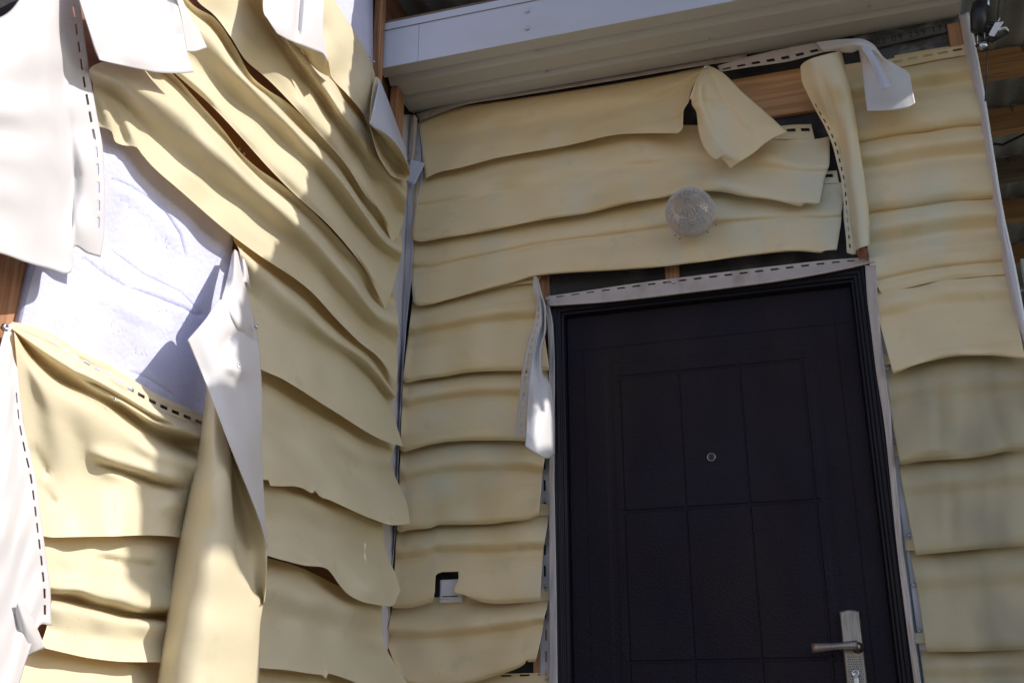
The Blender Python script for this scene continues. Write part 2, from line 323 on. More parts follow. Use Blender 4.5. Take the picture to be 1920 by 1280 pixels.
b3 = [(775, 566), (785, 573), (800, 572), (840, 562), (900, 545), (960, 530), (1002, 518), (1060, 512), (1130, 508), (1220, 502), (1300, 493), (1406, 479), (1495, 471), (1544, 474), (1547, 469), (1569, 469)]
clap('B', [(773, 435), (1000, 398), (1180, 366), (1300, 345), (1450, 345), (1543, 342), (1588, 342)], b3, DW, BE,
     [(0, .010), (.12, .012), (.42, .030), (.52, .020), (.62, .026), (.94, .048), (1, .044)], left=[(0, 773), (.6, 770), (1, 775)],
     right=[(0, 1588), (.4, 1578), (.6, 1577), (1, 1569)], seed=3, bumps=[(900, 490, 110, 10, -12, .008), (1330, 430, 120, 9, -8, -.008), (1450, 415, 80, 8, -6, .006)], label='long board spanning over the door, below the lamp')
b4 = [(755, 712), (762, 717), (786, 712), (837, 705), (879, 698), (941, 695), (975, 695), (1030, 694)]
b5 = [(750, 842), (757, 847), (769, 844), (803, 834), (837, 828), (892, 825), (941, 825), (989, 827), (1036, 845)]
b6 = [(744, 992), (750, 997), (769, 993), (803, 990), (827, 983), (865, 983), (913, 982), (954, 977), (985, 974), (1010, 965)]
b7 = [(736, 1139), (762, 1139), (789, 1134), (812, 1127), (872, 1125), (896, 1127), (934, 1131), (975, 1129), (1013, 1126)]
b8 = [(756, 1272), (762, 1282), (820, 1290), (882, 1280), (923, 1268), (954, 1258), (985, 1242), (986, 1236), (992, 1240), (1004, 1239)]
PR = [(0, .008), (.10, .010), (.33, .048), (.46, .024), (.58, .032), (.80, .060), (.94, .064), (1, .052)]
clap('B', [(774, 560), (840, 545), (927, 527), (999, 519), (1015, 518)], b4, DW, BE, PR, left=[(0, 774), (1, 755)], right=[(0, 1006), (1, 1030)], seed=4, label='board left of the door top, tucked under the long board')
clap('B', up(b4, 22), b5, DW, BE, PR, left=[(0, 756), (1, 750)], right=[(0, 1026), (1, 1036)], seed=5)
clap('B', up(b5, 22), b6, DW, BE, PR, left=[(0, 752), (1, 744)], right=[(0, 1030), (.2, 1022), (.5, 1017), (1, 1010)], seed=6)
clap('B', up(b6, 22)[:-1] + [(1030, 952)], b7, DW, BE, PR, left=[(0, 745), (1, 736)], right=[(0, 1032), (.4, 1020), (.7, 1015), (1, 1013)], seed=7, nu=330, sub=26, cut=[(811, 1140), (812, 1124), (815, 1108), (817, 1078), (821, 1074), (828, 1072), (859.5, 1071.5), (860, 1082), (857, 1092), (852, 1103), (852, 1110), (872, 1115.5), (896, 1125), (915, 1131), (915, 1150)], label='board with a square cut-out around the switch box')
clap('B', [(737, 1125), (800, 1120), (900, 1115), (1033, 1112)], b8, DW, BE, PR, left=[(0, 737), (.5, 724), (.75, 735), (1, 756)], right=[(0, 1034), (.3, 1022), (.65, 1015), (1, 1004)], seed=8, nu=160, label='lowest board left of the door with a torn lower edge')
sheet('siding_panel', 'B', [[(760, 1262), (923, 1262), (1035, 1260)], [(760, 1275), (923, 1275), (1035, 1272)], [(760, 1340), (1035, 1340)]], DW, BE, d=[.006, .006, .03], wav=.001, slots=(.35, .75, 8, .55), nu=60)
sheet('nailing_strip', 'B', [[(1440, 240), (1490, 234), (1521, 233)], [(1450, 262), (1500, 262), (1528, 262)]], DW, BE, d=[.012, .012], wav=.001, slots=(.25, .45, 3, .6), nu=40)
sheet('nailing_strip', 'B', [[(1535, 322), (1569, 320)], [(1535, 345), (1573, 344)]], DW, BE, d=[.012, .012], wav=.001, slots=(.25, .5, 1, .5), nu=10)
sheet('nailing_strip', 'B', [[(880, 540), (930, 527), (965, 522), (1003, 516)], [(880, 552), (930, 540), (965, 534), (1003, 530)]], DW, BE, d=[.022, .022], wav=.0, slots=(.35, .65, 5, .6), nu=30)

# ---- right of the door
h0 = [(1583, 142), (1614, 137), (1691, 122), (1815, 101)]
h1 = [(1598, 270), (1612, 268), (1700, 252), (1780, 241), (1845, 234)]
h2 = [(1610, 403), (1629, 400), (1700, 390), (1780, 378), (1866, 372)]
h3 = [(1653, 552.5), (1670, 548), (1708, 538), (1766, 526), (1888, 514)]
h4 = [(1675, 701), (1690, 695), (1711, 686), (1742, 677), (1801, 667), (1852, 666), (1922, 673)]
h5 = [(1688, 871), (1731, 864), (1810, 859), (1849, 854), (1889, 846), (1935, 845)]
h6 = [(1717, 1040), (1760, 1036), (1850, 1028), (1935, 1022)]
h7 = [(1737, 1221), (1800, 1221), (1935, 1216)]
h8 = [(1745, 1360), (1940, 1360)]
sheet('nailing_strip', 'B', [[(1640, 118), (1690, 106), (1760, 93), (1808, 84)], [(1640, 136), (1690, 126), (1760, 112), (1812, 103)]], DW, BE, d=[.030, .030], wav=.0, slots=(.28, .48, 6, .62), nu=40)
PT = [(0, .008), (.10, .012), (.28, .044), (.48, .012), (.62, .038), (.84, .046), (.95, .036), (1, .018)]
PL = [(0, .010), (.08, .012), (.3, .036), (.46, .029), (.58, .034), (.85, .058), (.95, .060), (1, .052)]
clap('B', up(h0, 20), h1, DW, BE, PT, seed=21); clap('B', up(h1, 22), h2, DW, BE, PT, seed=22)
clap('B', up(h2, 22), h3, DW, BE, PT[:-3] + [(.8, .034), (.86, .022), (.93, .032), (1, .028)], left=[(0, 1612), (.5, 1626), (.8, 1634), (1, 1653)], seed=23)
clap('B', up(h3, 24), h4, DW, BE, [(0, .012), (.08, .014), (.25, .040), (.42, .030), (.55, .040), (.93, .066), (1, .062)], left=[(0, 1642), (.4, 1648), (.7, 1660), (1, 1675)], seed=24, label='board right of the door top, bowed outwards and lifting')
clap('B', up(h4, 26), h5, DW, SM, PL, left=[(0, 1658), (.5, 1670), (1, 1688)], seed=25, bumps=[(1760, 770, 12, 70, 0, -.008), (1790, 770, 14, 70, 0, .006), (1870, 790, 16, 60, -15, -.008)], label='smoke-stained board with shade in its base colour, right of the door, below the bowed one')
clap('B', up(h5, 26), h6, DW, SM, PL, left=[(0, 1680), (.5, 1698), (1, 1717)], seed=26, bumps=[(1785, 970, 14, 60, 0, -.008), (1850, 930, 16, 60, 0, .006)])
clap('B', up(h6, 26), h7, DW, SM, PL, left=[(0, 1702), (.5, 1722), (1, 1737)], seed=27)
clap('B', up(h7, 26), h8, DW, SM, PL, left=[(0, 1722), (1, 1745)], seed=28)
# slotted channel between door trim and boards
sheet('slotted_channel', 'B', [[(1634, 520), (1644, 640), (1662, 770), (1680, 900), (1700, 1040), (1724, 1220), (1738, 1330)], [(1656, 520), (1670, 640), (1690, 770), (1712, 900), (1734, 1040), (1758, 1220), (1772, 1330)]],
      DW, M['trim'], d=[.016, .016], wav=.0, slots=(.62, .74, 17, .5), nu=40)
for x, y in ((1703, 1003), (1713, 1096), (1723, 1181), (1675, 828), (1662, 692)): screw(x, y, 'B', .019, DW, 1.3)
sheet('slotted_channel', 'B', [[(1008, 850), (1010, 950), (1010, 1060), (1012, 1200), (1014, 1330)], [(1034, 850), (1034, 950), (1034, 1060), (1036, 1200), (1036, 1330)]],
      DW, M['trim'], d=[.004, .004], wav=.0, slots=(.4, .56, 12, .5), nu=30)
for x, y in ((1021, 939), (1024, 1106), (1024, 1272)): screw(x, y, 'B', .008, DW)
for (y, h) in ((945, 22), (1103, 24)): sheet('nailing_strip', 'B', [[(1003, y), (1034, y - 1)], [(1003, y + h), (1034, y + h - 2)]], DW, BE, d=[.008, .014], wav=.0, nu=6)
for (x, y) in ((1652, 664), (1675, 836), (1702, 1012), (1716, 1186)): sheet('nailing_strip', 'B', [[(x - 6, y), (x + 34, y - 2)], [(x - 4, y + 20), (x + 36, y + 18)]], DW, BE, d=[.020, .026], wav=.0, nu=6)

# ---- channels and trims of the door wall
sheet('corner_channel', 'B', [[(755, 215), (745, 300), (735, 430), (730, 620), (722, 790), (712, 984), (704, 1180), (694, 1330)], [(768, 215), (762, 300), (752, 430), (748, 620), (738, 790), (730, 984), (722, 1180), (712, 1330)],
      [(784, 230), (790, 300), (775, 420), (768, 520), (758, 620), (751, 720), (747, 790), (738, 984), (729, 1100), (724, 1230), (716, 1330)]], DW, M['trim'], d=[.05, .016, .018], wav=.002, seed=30, across=pchip)
sheet('corner_channel_leg', 'L', [[(700, 230), (700, 420), (695, 640), (690, 870), (680, 1220), (675, 1330)], [(771, 215), (765, 420), (754, 640), (744, 870), (729, 1220), (725, 1330)]], DW, M['trim'], d=[.005, .005], wav=0, nu=30)
sheet('channel_flange', 'B', [[(783, 232), (791, 300), (774, 420), (767, 520), (757, 620), (751, 720), (747, 790), (738, 984), (729, 1100), (723, 1230), (715, 1330)],
      [(786, 232), (794, 300), (777, 420), (771, 520), (761, 620), (754, 720), (750, 790), (742, 984), (733, 1100), (727, 1230), (719, 1330)]], DW, M['metalwhite'], d=[.018, .034], wav=.002, seed=30)
sheet('channel_stub', 'B', [[(771, 222), (768, 260), (766, 300)], [(776, 215), (776, 260), (772, 302)], [(783, 222), (780, 262), (776, 302)]], DW, M['pink'], d=[.04, .052, .04], wav=0, nu=20)
screw(781, 282, 'B', .03, DW, .8); screw(769, 280, 'B', .055, DW, .5)
sheet('torn_channel_end', 'B', [[(770, 299), (782, 302), (797, 306)], [(763, 340), (770, 344), (776, 348)]], DW, M['metalwhite'], d=[.06, .055], wav=0, nu=10)
sheet('upper_channel', 'B', [[(780, 214), (870, 186), (960, 174), (1150, 144), (1330, 113), (1400, 101)], [(788, 226), (870, 197), (960, 182), (1150, 151), (1330, 121), (1400, 112)]], DW, M['pink'], d=[.02, .04], wav=.0, nu=60)

# ------------------------------------------------------------------ door
DR = thing('entrance_door', 'closed dark steel entrance door with pressed panels, peephole and lever handle', 'door')
X0, X1, ZT = .515, 1.474, 2.073
def ring(name, prof, m, parent):
    V = []; F = []
    for (ins, dd) in prof:
        V += [(X0 + ins, -dd, -.05), (X0 + ins, -dd, ZT - ins), (X1 - ins, -dd, ZT - ins), (X1 - ins, -dd, -.05)]
    for i in range(len(prof) - 1):
        for k in range(3): a = i * 4 + k; F.append((a, a + 1, a + 5, a + 4))
    return obj(name, V, F, m, parent, smooth=False, bevel=.0015)
ring('door_frame', [(0, -.02), (0, .030), (.003, .034), (.010, .034), (.013, .028), (.022, .028), (.025, .022), (.032, .022), (.036, .013), (.041, .013), (.044, .006), (.044, -.03), (.056, -.03)], M['frame'], DR)
gz = [(.723, 1.269, 1.815, 'h'), (.690, 1.302, 1.850, 's'), (.612, 1.374, 1.915, 't'), (.723, 1.269, 1.398, 'h'), (.723, 1.269, .972, 'h'), (.723, 1.269, .545, 'h'), (.723, 1.269, .13, 'h')]
gx = [(.13, 1.815, .723, 'h'), (.13, 1.815, .905, 'h'), (.13, 1.815, 1.087, 'h'), (.13, 1.815, 1.269, 'h'), (.1, 1.850, .690, 's'), (.1, 1.850, 1.302, 's'), (.06, 1.915, .612, 't'), (.06, 1.915, 1.374, 't')]
GW = {'h': (.0055, .0028), 's': (.014, .0016), 't': (.0022, .0014)}
xs, zs = {.5615, 1.4275}, {-.04, 2.0265}
for (a, b, c, k) in gz:
    wv = GW[k][0]; zs |= {c - wv, c - wv * .45, c + wv * .45, c + wv}
for (a, b, c, k) in gx:
    wv = GW[k][0]; xs |= {c - wv, c - wv * .45, c + wv * .45, c + wv}
xs = sorted(xs); zs = sorted(zs)
def hgt(x, z):
    h = 0
    for (a, b, c, k) in gz:
        wv, dp = GW[k]
        if a - wv <= x <= b + wv: h = max(h, dp * min(1, max(0, (wv - abs(z - c)) / (wv * .55))))
    for (a, b, c, k) in gx:
        wv, dp = GW[k]
        if a - wv <= z <= b + wv: h = max(h, dp * min(1, max(0, (wv - abs(x - c)) / (wv * .55))))
    return h
V = [(x, .012 + hgt(x, z), z) for z in zs for x in xs]; n = len(xs)
obj('door_leaf', V, [(i * n + j, i * n + j + 1, (i + 1) * n + j + 1, (i + 1) * n + j) for i in range(len(zs) - 1) for j in range(n - 1)], M['door'], DR, smooth=False)
pe = P(1334, 857, 'B', -.012)
lathe('peephole', (pe.x, .012, pe.z), (0, -1, 0), [(0, .0135), (.003, .0135), (.005, .012), (.005, .0100), (.003, .0095)], M['brass'], DR)
lathe('peephole_lens', (pe.x, .012, pe.z), (0, -1, 0), [(.003, .0095), (.0035, .005), (.0045, .003), (.005, 0)], M['black'], DR)
# handle plate with pressed dimples
pl = [P(1570, 1146, 'B', 0), P(1613, 1143, 'B', 0)]; hx0, hx1, hz = pl[0].x + .004, pl[1].x - .002, pl[0].z
hp = thing('lock_handle', '', None); del hp['label']; hp.parent = DR
V = []; F = []
prof = [(0, 0), (0, .008), (.004, .012)]
def plate_outline(ins):
    pts_ = [(hx0 + ins, .62)] + [(hx0 + ins, hz - ins)]
    for k in range(1, 8): t = k / 8; pts_.append((hx0 + ins + (hx1 - hx0 - 2 * ins) * t, hz - ins + .006 * math.sin(math.pi * t)))
    return pts_ + [(hx1 - ins, hz - ins), (hx1 - ins, .62)]
for ins, dd in prof: V += [(x, .012 - dd, z) for x, z in plate_outline(ins)]
n = len(plate_outline(0))
for i in range(2):
    for k in range(n): F.append((i * n + k, i * n + (k + 1) % n, (i + 1) * n + (k + 1) % n, (i + 1) * n + k))
F.append(tuple(range(2 * n, 3 * n)))
obj('plate', V, F, M['brass'], hp, smooth=False, bevel=.001)
dm = bmesh.new()
for i in range(12):
    for j in range(7):
        x = hx0 + .009 + (hx1 - hx0 - .018) * (j + (.5 if i % 2 else 0)) / 6.5; z = hz - .117 - i * .0062
        bmesh.ops.create_icosphere(dm, subdivisions=1, radius=.0017, matrix=Matrix.Translation((x, .0003, z)))
me = bpy.data.meshes.new('dimples'); dm.to_mesh(me); dm.free(); me.materials.append(M['black']); o = bpy.data.objects.new('dimples', me); S.collection.objects.link(o); o.parent = hp; o['kind'] = 'stuff'
la, lb = P(1608, 1212, 'B', .03), P(1521, 1214, 'B', .05)
V = []; F = []; nn = 10; sg = 12
for i in range(nn + 1):
    t = i / nn; c = la.lerp(lb, t); c.y = -.038 - .010 * math.sin(t * 3.1); hh = .0085 + .0045 * abs(t - .45) * 2; dd = .006
    for k in range(sg): q = 6.2832 * k / sg; V.append((c.x, c.y + dd * math.cos(q), c.z + .004 * (1 - t) + hh * math.sin(q)))
for i in range(nn):
    for k in range(sg): a = i * sg + k; b = i * sg + (k + 1) % sg; F.append((a, b, b + sg, a + sg))
F += [tuple(range(sg)), tuple(range(nn * sg, (nn + 1) * sg))]
obj('lever', V, F, M['brass'], hp)
dm = bmesh.new()
for i in range(26):
    t = .05 + i / 28; c = la.lerp(lb, t); hh = (.0085 + .0045 * abs(t - .45) * 2) * .5
    for s_ in (-1, 1): bmesh.ops.create_icosphere(dm, subdivisions=1, radius=.0013, matrix=Matrix.Translation((c.x, -.038 - .010 * math.sin(t * 3.1) - .0052, c.z + .004 * (1 - t) + s_ * hh)))
me = bpy.data.meshes.new('lever_dimples'); dm.to_mesh(me); dm.free(); me.materials.append(M['black']); o = bpy.data.objects.new('lever_dimples', me); S.collection.objects.link(o); o.parent = hp; o['kind'] = 'stuff'
lathe('spindle', (la.x, .004, la.z), (0, -1, 0), [(0, .016), (.01, .015), (.014, .010), (.038, .009), (.044, .004), (.044, 0)], M['brass'], hp)
lk = P(1604, 1262, 'B', 0)
lathe('lock_cylinder', (lk.x, .002, lk.z), (0, -1, 0), [(0, .011), (.008, .011), (.010, .009), (.010, .006), (.007, .005), (.007, 0)], M['steel'], hp)
box('keyhole_cover', lk.x - .007, lk.x + .007, -.008, .002, lk.z - .034, lk.z - .008, M['steel'], hp, bevel=.004)
for x, y in ((1604, 1073), (1606, 1089), (1625, 1073), (1627, 1087)):
    q = P(x, y, 'B', 0); lathe('screw_hole', (q.x, .0125, q.z), (0, -1, 0), [(0, .0022), (.0005, .002), (.0004, 0)], M['black'], DR, seg=8)

# door trims
T1 = sheet('door_head_flashing', 'B', [[(1022, 556), (1100, 545), (1180, 533), (1263, 522), (1450, 499), (1560, 487), (1634, 482)], [(1024, 563), (1100, 553), (1263, 533), (1450, 511), (1560, 497), (1636, 488)],
      [(1028, 572), (1100, 568), (1200, 558), (1300, 546), (1450, 527), (1540, 512), (1600, 500), (1640, 490)], [(1030, 575), (1100, 569), (1200, 560), (1300, 548), (1450, 529), (1540, 514), (1600, 502), (1640, 492)]],
      None, M['pink'], d=[.03, .032, .046, .030], wav=.001, slots=(.40, .70, 20, .5, .02, .96), nu=80)
tag(T1, 'slotted pinkish white flashing strip lying along the top of the dark door', 'trim')
screw(1025, 560, 'B', .036, T1, 1.1); screw(1263, 529, 'B', .036, T1, 1.1); screw(1622, 484, 'B', .036, T1, .9)
T2 = thing('door_side_trim', 'long white trim strip down the right side of the dark door', 'trim')
TL = [(1622, 498), (1626, 560), (1631, 600), (1643, 698), (1659, 803), (1681, 1020), (1714, 1280), (1722, 1340)]; TR = [(1642, 497), (1644, 560), (1648, 600), (1655, 666), (1667, 764), (1677, 872), (1691, 1020), (1725, 1280), (1733, 1340)]
sheet('trim_face', 'B', [TL, TR], T2, M['pink'], d=[.042, .042], wav=.0015, seed=5, nu=60)
sheet('trim_return', 'B', [TR, [(x + 3, y) for x, y in TR]], T2, M['trim'], d=[.042, .012], wav=.0, nu=60)
T3 = sheet('door_side_trim', 'B', [[(1022, 572), (1027, 610), (1029, 700), (1030, 860), (1030, 1100), (1031, 1340)], [(1029, 570), (1037, 610), (1040, 700), (1039, 860), (1043, 1100), (1046, 1340)]], None, M['trim'], d=[.03, .042], wav=.001, nu=60)
tag(T3, 'narrow bluish white trim strip down the left side of the dark door', 'trim')

# loose slotted trim hanging left of the door
T4 = thing('hanging_trim', 'twisted white slotted trim hanging loose at the upper left of the door', 'trim')
sheet('slotted_flange', 'B', [[(1001, 518, .04), (999, 540, .05), (1006, 568, .06), (1003, 599, .08), (991, 640, .09), (980, 688, .10), (973, 747, .11), (968, 791, .12), (967, 822, .12)],
      [(1005, 518, .05), (1006, 540, .06), (1013, 568, .08), (1015, 599, .09), (1005, 640, .10), (996, 688, .115), (990, 747, .125), (986, 791, .13), (987, 820, .13)]], T4, M['white'], slots=(.38, .64, 17, .55, .18, 1.), wav=.0, nu=60)
sheet('trim_body', 'B', [[(1005, 518, .05), (1006, 540, .06), (1013, 568, .08), (1015, 599, .09), (1005, 640, .11), (996, 688, .15), (990, 747, .22), (987, 808, .28), (985, 836, .30)],
      [(1006, 519, .055), (1012, 545, .07), (1018, 572, .06), (1020, 605, .06), (1012, 650, .09), (1006, 700, .14), (1004, 750, .23), (1003, 808, .27), (1003, 848, .28)],
      [(1007, 520, .06), (1016, 555, .08), (1022, 580, .09), (1021, 620, .11), (1012, 661, .13), (1013, 700, .15), (1024, 735, .19), (1026, 790, .225), (1026, 859, .235)],
      [(1008, 521, .05), (1019, 560, .07), (1024, 580, .08), (1024, 612, .09), (1016, 661, .11), (1017, 697, .12), (1033, 724, .15), (1040, 798, .175), (1040, 850, .185)]], T4, M['white'], wav=.001, nu=90)

# ---- folded end of the uppermost board
FL = sheet('folded_siding_flap', 'B', [[(1322, 124, .07), (1303, 160, .12), (1297, 194, .13), (1306, 211, .12), (1310, 246, .11), (1320, 277, .10), (1344, 300, .10), (1349, 297, .10), (1370, 316, .10)],
      [(1324, 124, .07), (1312, 165, .15), (1318, 200, .15), (1330, 235, .13), (1350, 265, .12), (1372, 290, .12), (1388, 303, .11)],
      [(1325, 124, .07), (1325, 160, .13), (1345, 200, .12), (1370, 240, .11), (1400, 275, .11), (1412, 288, .10)],
      [(1327, 123, .065), (1338, 140, .10), (1370, 190, .11), (1410, 235, .11), (1443, 263, .09)],
      [(1328, 123, .06), (1351, 134, .08), (1392, 173, .09), (1447, 221, .09), (1475, 248, .08)]], None, BE, wav=.002, seed=41, nu=90, paths=[([(1330, 130), (1352, 180), (1385, 230), (1420, 265)], 6, -.006), ([(1318, 150), (1325, 200), (1350, 250), (1385, 295)], 7, -.007)])
tag(FL, 'beige siding end folded down over the board above the lamp, pinned by a screw', 'siding flap')
screw(1323, 127, 'B', .085, FL, 1.4)
# the small hole in the fold is backed by the roll behind
sheet('roll', 'B', [[(1290, 193, .12), (1294, 185, .13), (1298, 192, .13)], [(1303, 160, .11), (1306, 152, .125), (1312, 160, .12)], [(1322, 124, .065), (1323, 124, .07), (1324, 124, .07)]], FL, BE, wav=0, nu=20)

# ---- vertical curl beside the right siding
CV = sheet('curled_siding_strip', 'B', [
    [(1501, 125, .10), (1503, 149, .10), (1516, 180, .09), (1530, 208, .08), (1547, 239, .07), (1561, 273, .06), (1570, 308, .05), (1578, 342, .045), (1583, 400, .04), (1588, 474, .04)],
    [(1507, 118, .11), (1513, 149, .11), (1527, 180, .10), (1541, 208, .09), (1558, 239, .075), (1572, 273, .065), (1580, 308, .055), (1587, 342, .05), (1592, 400, .045), (1600, 477, .045)],
    [(1522, 110, .14), (1537, 150, .14), (1550, 190, .125), (1567, 239, .085), (1578, 290, .06), (1586, 342, .05), (1594, 400, .045), (1606, 474, .045)],
    [(1550, 102, .15), (1566, 150, .16), (1580, 200, .125), (1590, 260, .10), (1597, 330, .09), (1606, 400, .09), (1611, 466, .085)],
    [(1568, 98, .13), (1582, 142, .145), (1595, 208, .11), (1605, 280, .095), (1616, 352, .09), (1623, 421, .09), (1623, 462, .09)],
    [(1577, 96, .08), (1588, 142, .09), (1602, 208, .09), (1612, 280, .085), (1623, 352, .08), (1630, 421, .07), (1630, 461, .07)]], None, BE, wav=.001, seed=44, nu=110, paths=[([(1535, 130), (1556, 190), (1572, 245), (1590, 330)], 7, -.010)], slots=(.42, .66, 18, .5, .2, .98))
tag(CV, 'beige siding strip curled into an upright roll above the right door corner', 'siding roll')
sheet('roll_end', 'B', [[(1604, 470, .06), (1614, 462, .08), (1626, 466, .07)], [(1612, 488, .05), (1619, 484, .055), (1626, 488, .05)]], CV, M['brownback'], wav=0, nu=12)
sheet('inner_slotted_edge', 'B', [[(1579, 385, .018), (1584, 430, .018), (1590, 475, .018)], [(1590, 385, .018), (1597, 430, .018), (1602, 475, .018)]], CV, M['trim'], wav=0, slots=(.3, .55, 4, .55), nu=20)

# ---- white peeled trim at the top
T5 = thing('peeled_trim', 'slotted white trim peeled off below the soffit, its torn end hanging over the right siding', 'trim')
sheet('slotted_flange', 'B', [[(1345, 124, .05), (1406, 106, .05), (1475, 90, .055), (1530, 80, .06)], [(1351, 135, .055), (1406, 126, .055), (1475, 116, .06), (1545, 98, .07)]], T5, M['pink'], slots=(.58, .8, 7, .55), wav=0, nu=50)
sheet('torn_end', 'B', [[(1530, 80, .06), (1578, 74, .10), (1612, 73, .14), (1636, 83, .16), (1657, 108, .14), (1680, 122, .12), (1705, 139, .11), (1709, 160, .11), (1716, 194, .13)],
      [(1534, 85, .065), (1578, 80, .11), (1612, 78, .16), (1634, 90, .17), (1655, 118, .13), (1680, 145, .12), (1690, 170, .12), (1697, 203, .14)],
      [(1538, 91, .07), (1572, 88, .11), (1600, 83, .16), (1622, 92, .17), (1638, 120, .12), (1650, 150, .11), (1660, 180, .12), (1664, 207, .14)],
      [(1545, 98, .07), (1564, 96, .09), (1582, 99, .10), (1596, 99, .12), (1609, 94, .13), (1614, 115, .10), (1618, 146, .10), (1622, 180, .11), (1626, 208, .13)]], T5, M['white'], wav=.001, nu=90)
sheet('torn_tongue', 'B', [[(1614, 90, .17), (1628, 110, .18), (1641, 142, .18), (1652, 169, .19)], [(1624, 88, .18), (1637, 106, .19), (1652, 136, .195), (1664, 165, .20)], [(1630, 90, .175), (1645, 110, .18), (1661, 139, .18), (1674, 163, .18)]], T5, M['metalwhite'], wav=.0, nu=40)

# ---- outer corner trim at the right
T6 = thing('corner_post_trim', 'tall bluish white corner trim at the right end of the beige siding', 'trim')
CL = [(1798, 28), (1805, 66), (1811, 101), (1827, 168), (1840, 234), (1849, 290), (1862, 372), (1872, 440), (1885, 514), (1903, 600), (1919, 675), (1940, 770)]
CR = [(1813, 24), (1829, 101), (1843, 178), (1862, 300), (1878, 397), (1901, 503), (1917, 590), (1936, 700), (1950, 780)]
sheet('trim_face', 'B', [CL, [(a[0] + 9, a[1]) for a in CL], CR], T6, M['trim'], d=[.035, .058, .060], wav=.001, seed=8, nu=80)
sheet('trim_edge', 'B', [CR, [(x + 3.5, y) for x, y in CR]], T6, M['clampw'], d=[.060, .050], wav=.0, nu=80)

# ------------------------------------------------------------------ soffit and fascia box
SF = thing('soffit_box', 'white metal fascia and ribbed soffit running above the door wall', 'soffit')
def extr(name, prof, x0, x1, m, smooth=False, thick=.0012):
    V = [(x, y, z) for x in (x0, x1) for y, z in prof]; n = len(prof)
    return obj(name, V, [(i, i + 1, n + i + 1, n + i) for i in range(n - 1)], m, SF, smooth=smooth, thick=thick)
SX = 1.84
extr('fascia_board', [(-.303, 2.872), (-.303, 3.022)], .006, .148, M['metalwhite'], thick=.003)
extr('fascia_board', [(-.303, 2.872), (-.303, 3.022)], .1495, SX, M['metalwhite'], thick=.003)
extr('fascia_lip', [(-.309, 3.020), (-.310, 3.046), (-.290, 3.050)], .006, SX, M['metalwhite'])
extr('soffit_panel', [(-.305, 2.873), (-.252, 2.873), (-.250, 2.894), (-.226, 2.894), (-.203, 2.872)], .006, SX, M['soffit'])
extr('soffit_panel', [(-.203, 2.873), (-.150, 2.873), (-.132, 2.873), (-.130, 2.894), (-.114, 2.894), (-.094, 2.872)], .006, SX, M['soffit'])
extr('soffit_panel', [(-.094, 2.873), (-.030, 2.873), (-.028, 2.882), (-.004, 2.882)], .006, SX, M['soffit'])
box('top_board', .006, SX, -.288, .1, 3.052, 3.075, M['oldwood'], SF)
box('end_cap', SX + .001, SX + .004, -.305, 0, 2.873, 3.05, M['metalwhite'], SF, bevel=0)
for x, y in ((989, 22), (989, 54)): screw(x, y, 'B', .306, SF, 1.5)
def zscrew(x, y, s=1.):
    r = Fv + Rv * (x - 960) / FPX + Uv * (640 - y) / FPX; q = CAM + r * (2.872 - CAM[2]) / r[2]
    o = bpy.data.objects.new('screw', SCREW); S.collection.objects.link(o); o.parent = SF; o.location = q; o.rotation_euler = (R(180), 0, 0); o.scale = (s, s, s)
for x, y in ((1006, 96), (1024, 135), (1628, 12), (1635, 52), (1330, 73), (1340, 111), (1042, 166)): zscrew(x, y, 1.2)
PO = box('corner_post', .004, .03, -.352, -.318, 2.3, 3.25, M['woodz']); tag(PO, 'pine post standing in the corner at the left end of the fascia', 'post')
p2 = P(744, 240, 'L', .02)
PO2 = box('corner_block', .004, .03, p2.y - .03, p2.y + .03, 2.55, 2.868, M['woodz']); tag(PO2, 'short pine block in the corner behind the curled white flap', 'wood block')

# ------------------------------------------------------------------ roof over the porch and the open shed to the right
RF = thing('shed_roof', 'corrugated steel roof on pine purlins, seen from below beyond the corner trim', 'roof')
edge = [(-.3, -.50), (.58, -.50), (1.05, -.57), (1.41, -.68), (1.70, -.75), (1.84, -.80), (2.2, -1.0), (2.50, -1.02), (2.54, -1.13), (2.96, -1.13), (2.98, -.74), (3.6, -.74), (5.6, -.95)]  # front edge out of view, stepped to shape the shade on the left wall
def edge_y(x): return float(np.interp(x, [e[0] for e in edge], [e[1] for e in edge]))
x = -.3; k = 0
while x < 5.5:                                     # each sheet .6 m wide; one has an opening added for the sun
    w_ = .6; n = 48; V = []; F = []
    y1 = 3.6
    ys_hole = None
    for i in range(n + 1):
        xx = x + w_ * i / n; z = 3.30 + .012 * math.sin(xx * 2 * math.pi / .1)
        V += [(xx, edge_y(xx), z), (xx, -.082, z), (xx, -.012, z), (xx, y1, z)]
    for i in range(n):
        xm = x + w_ * (i + .5) / n
        for s_ in range(3):
            if s_ == 1 and 2.60 < xm < 2.785: continue      # added opening, lets a sunbeam reach the hanging trim
            a = i * 4 + s_; F.append((a, a + 1, a + 5, a + 4))
    obj('corrugated_sheet', V, F, M['roof'], RF, thick=.001)
    x += w_ ; k += 1
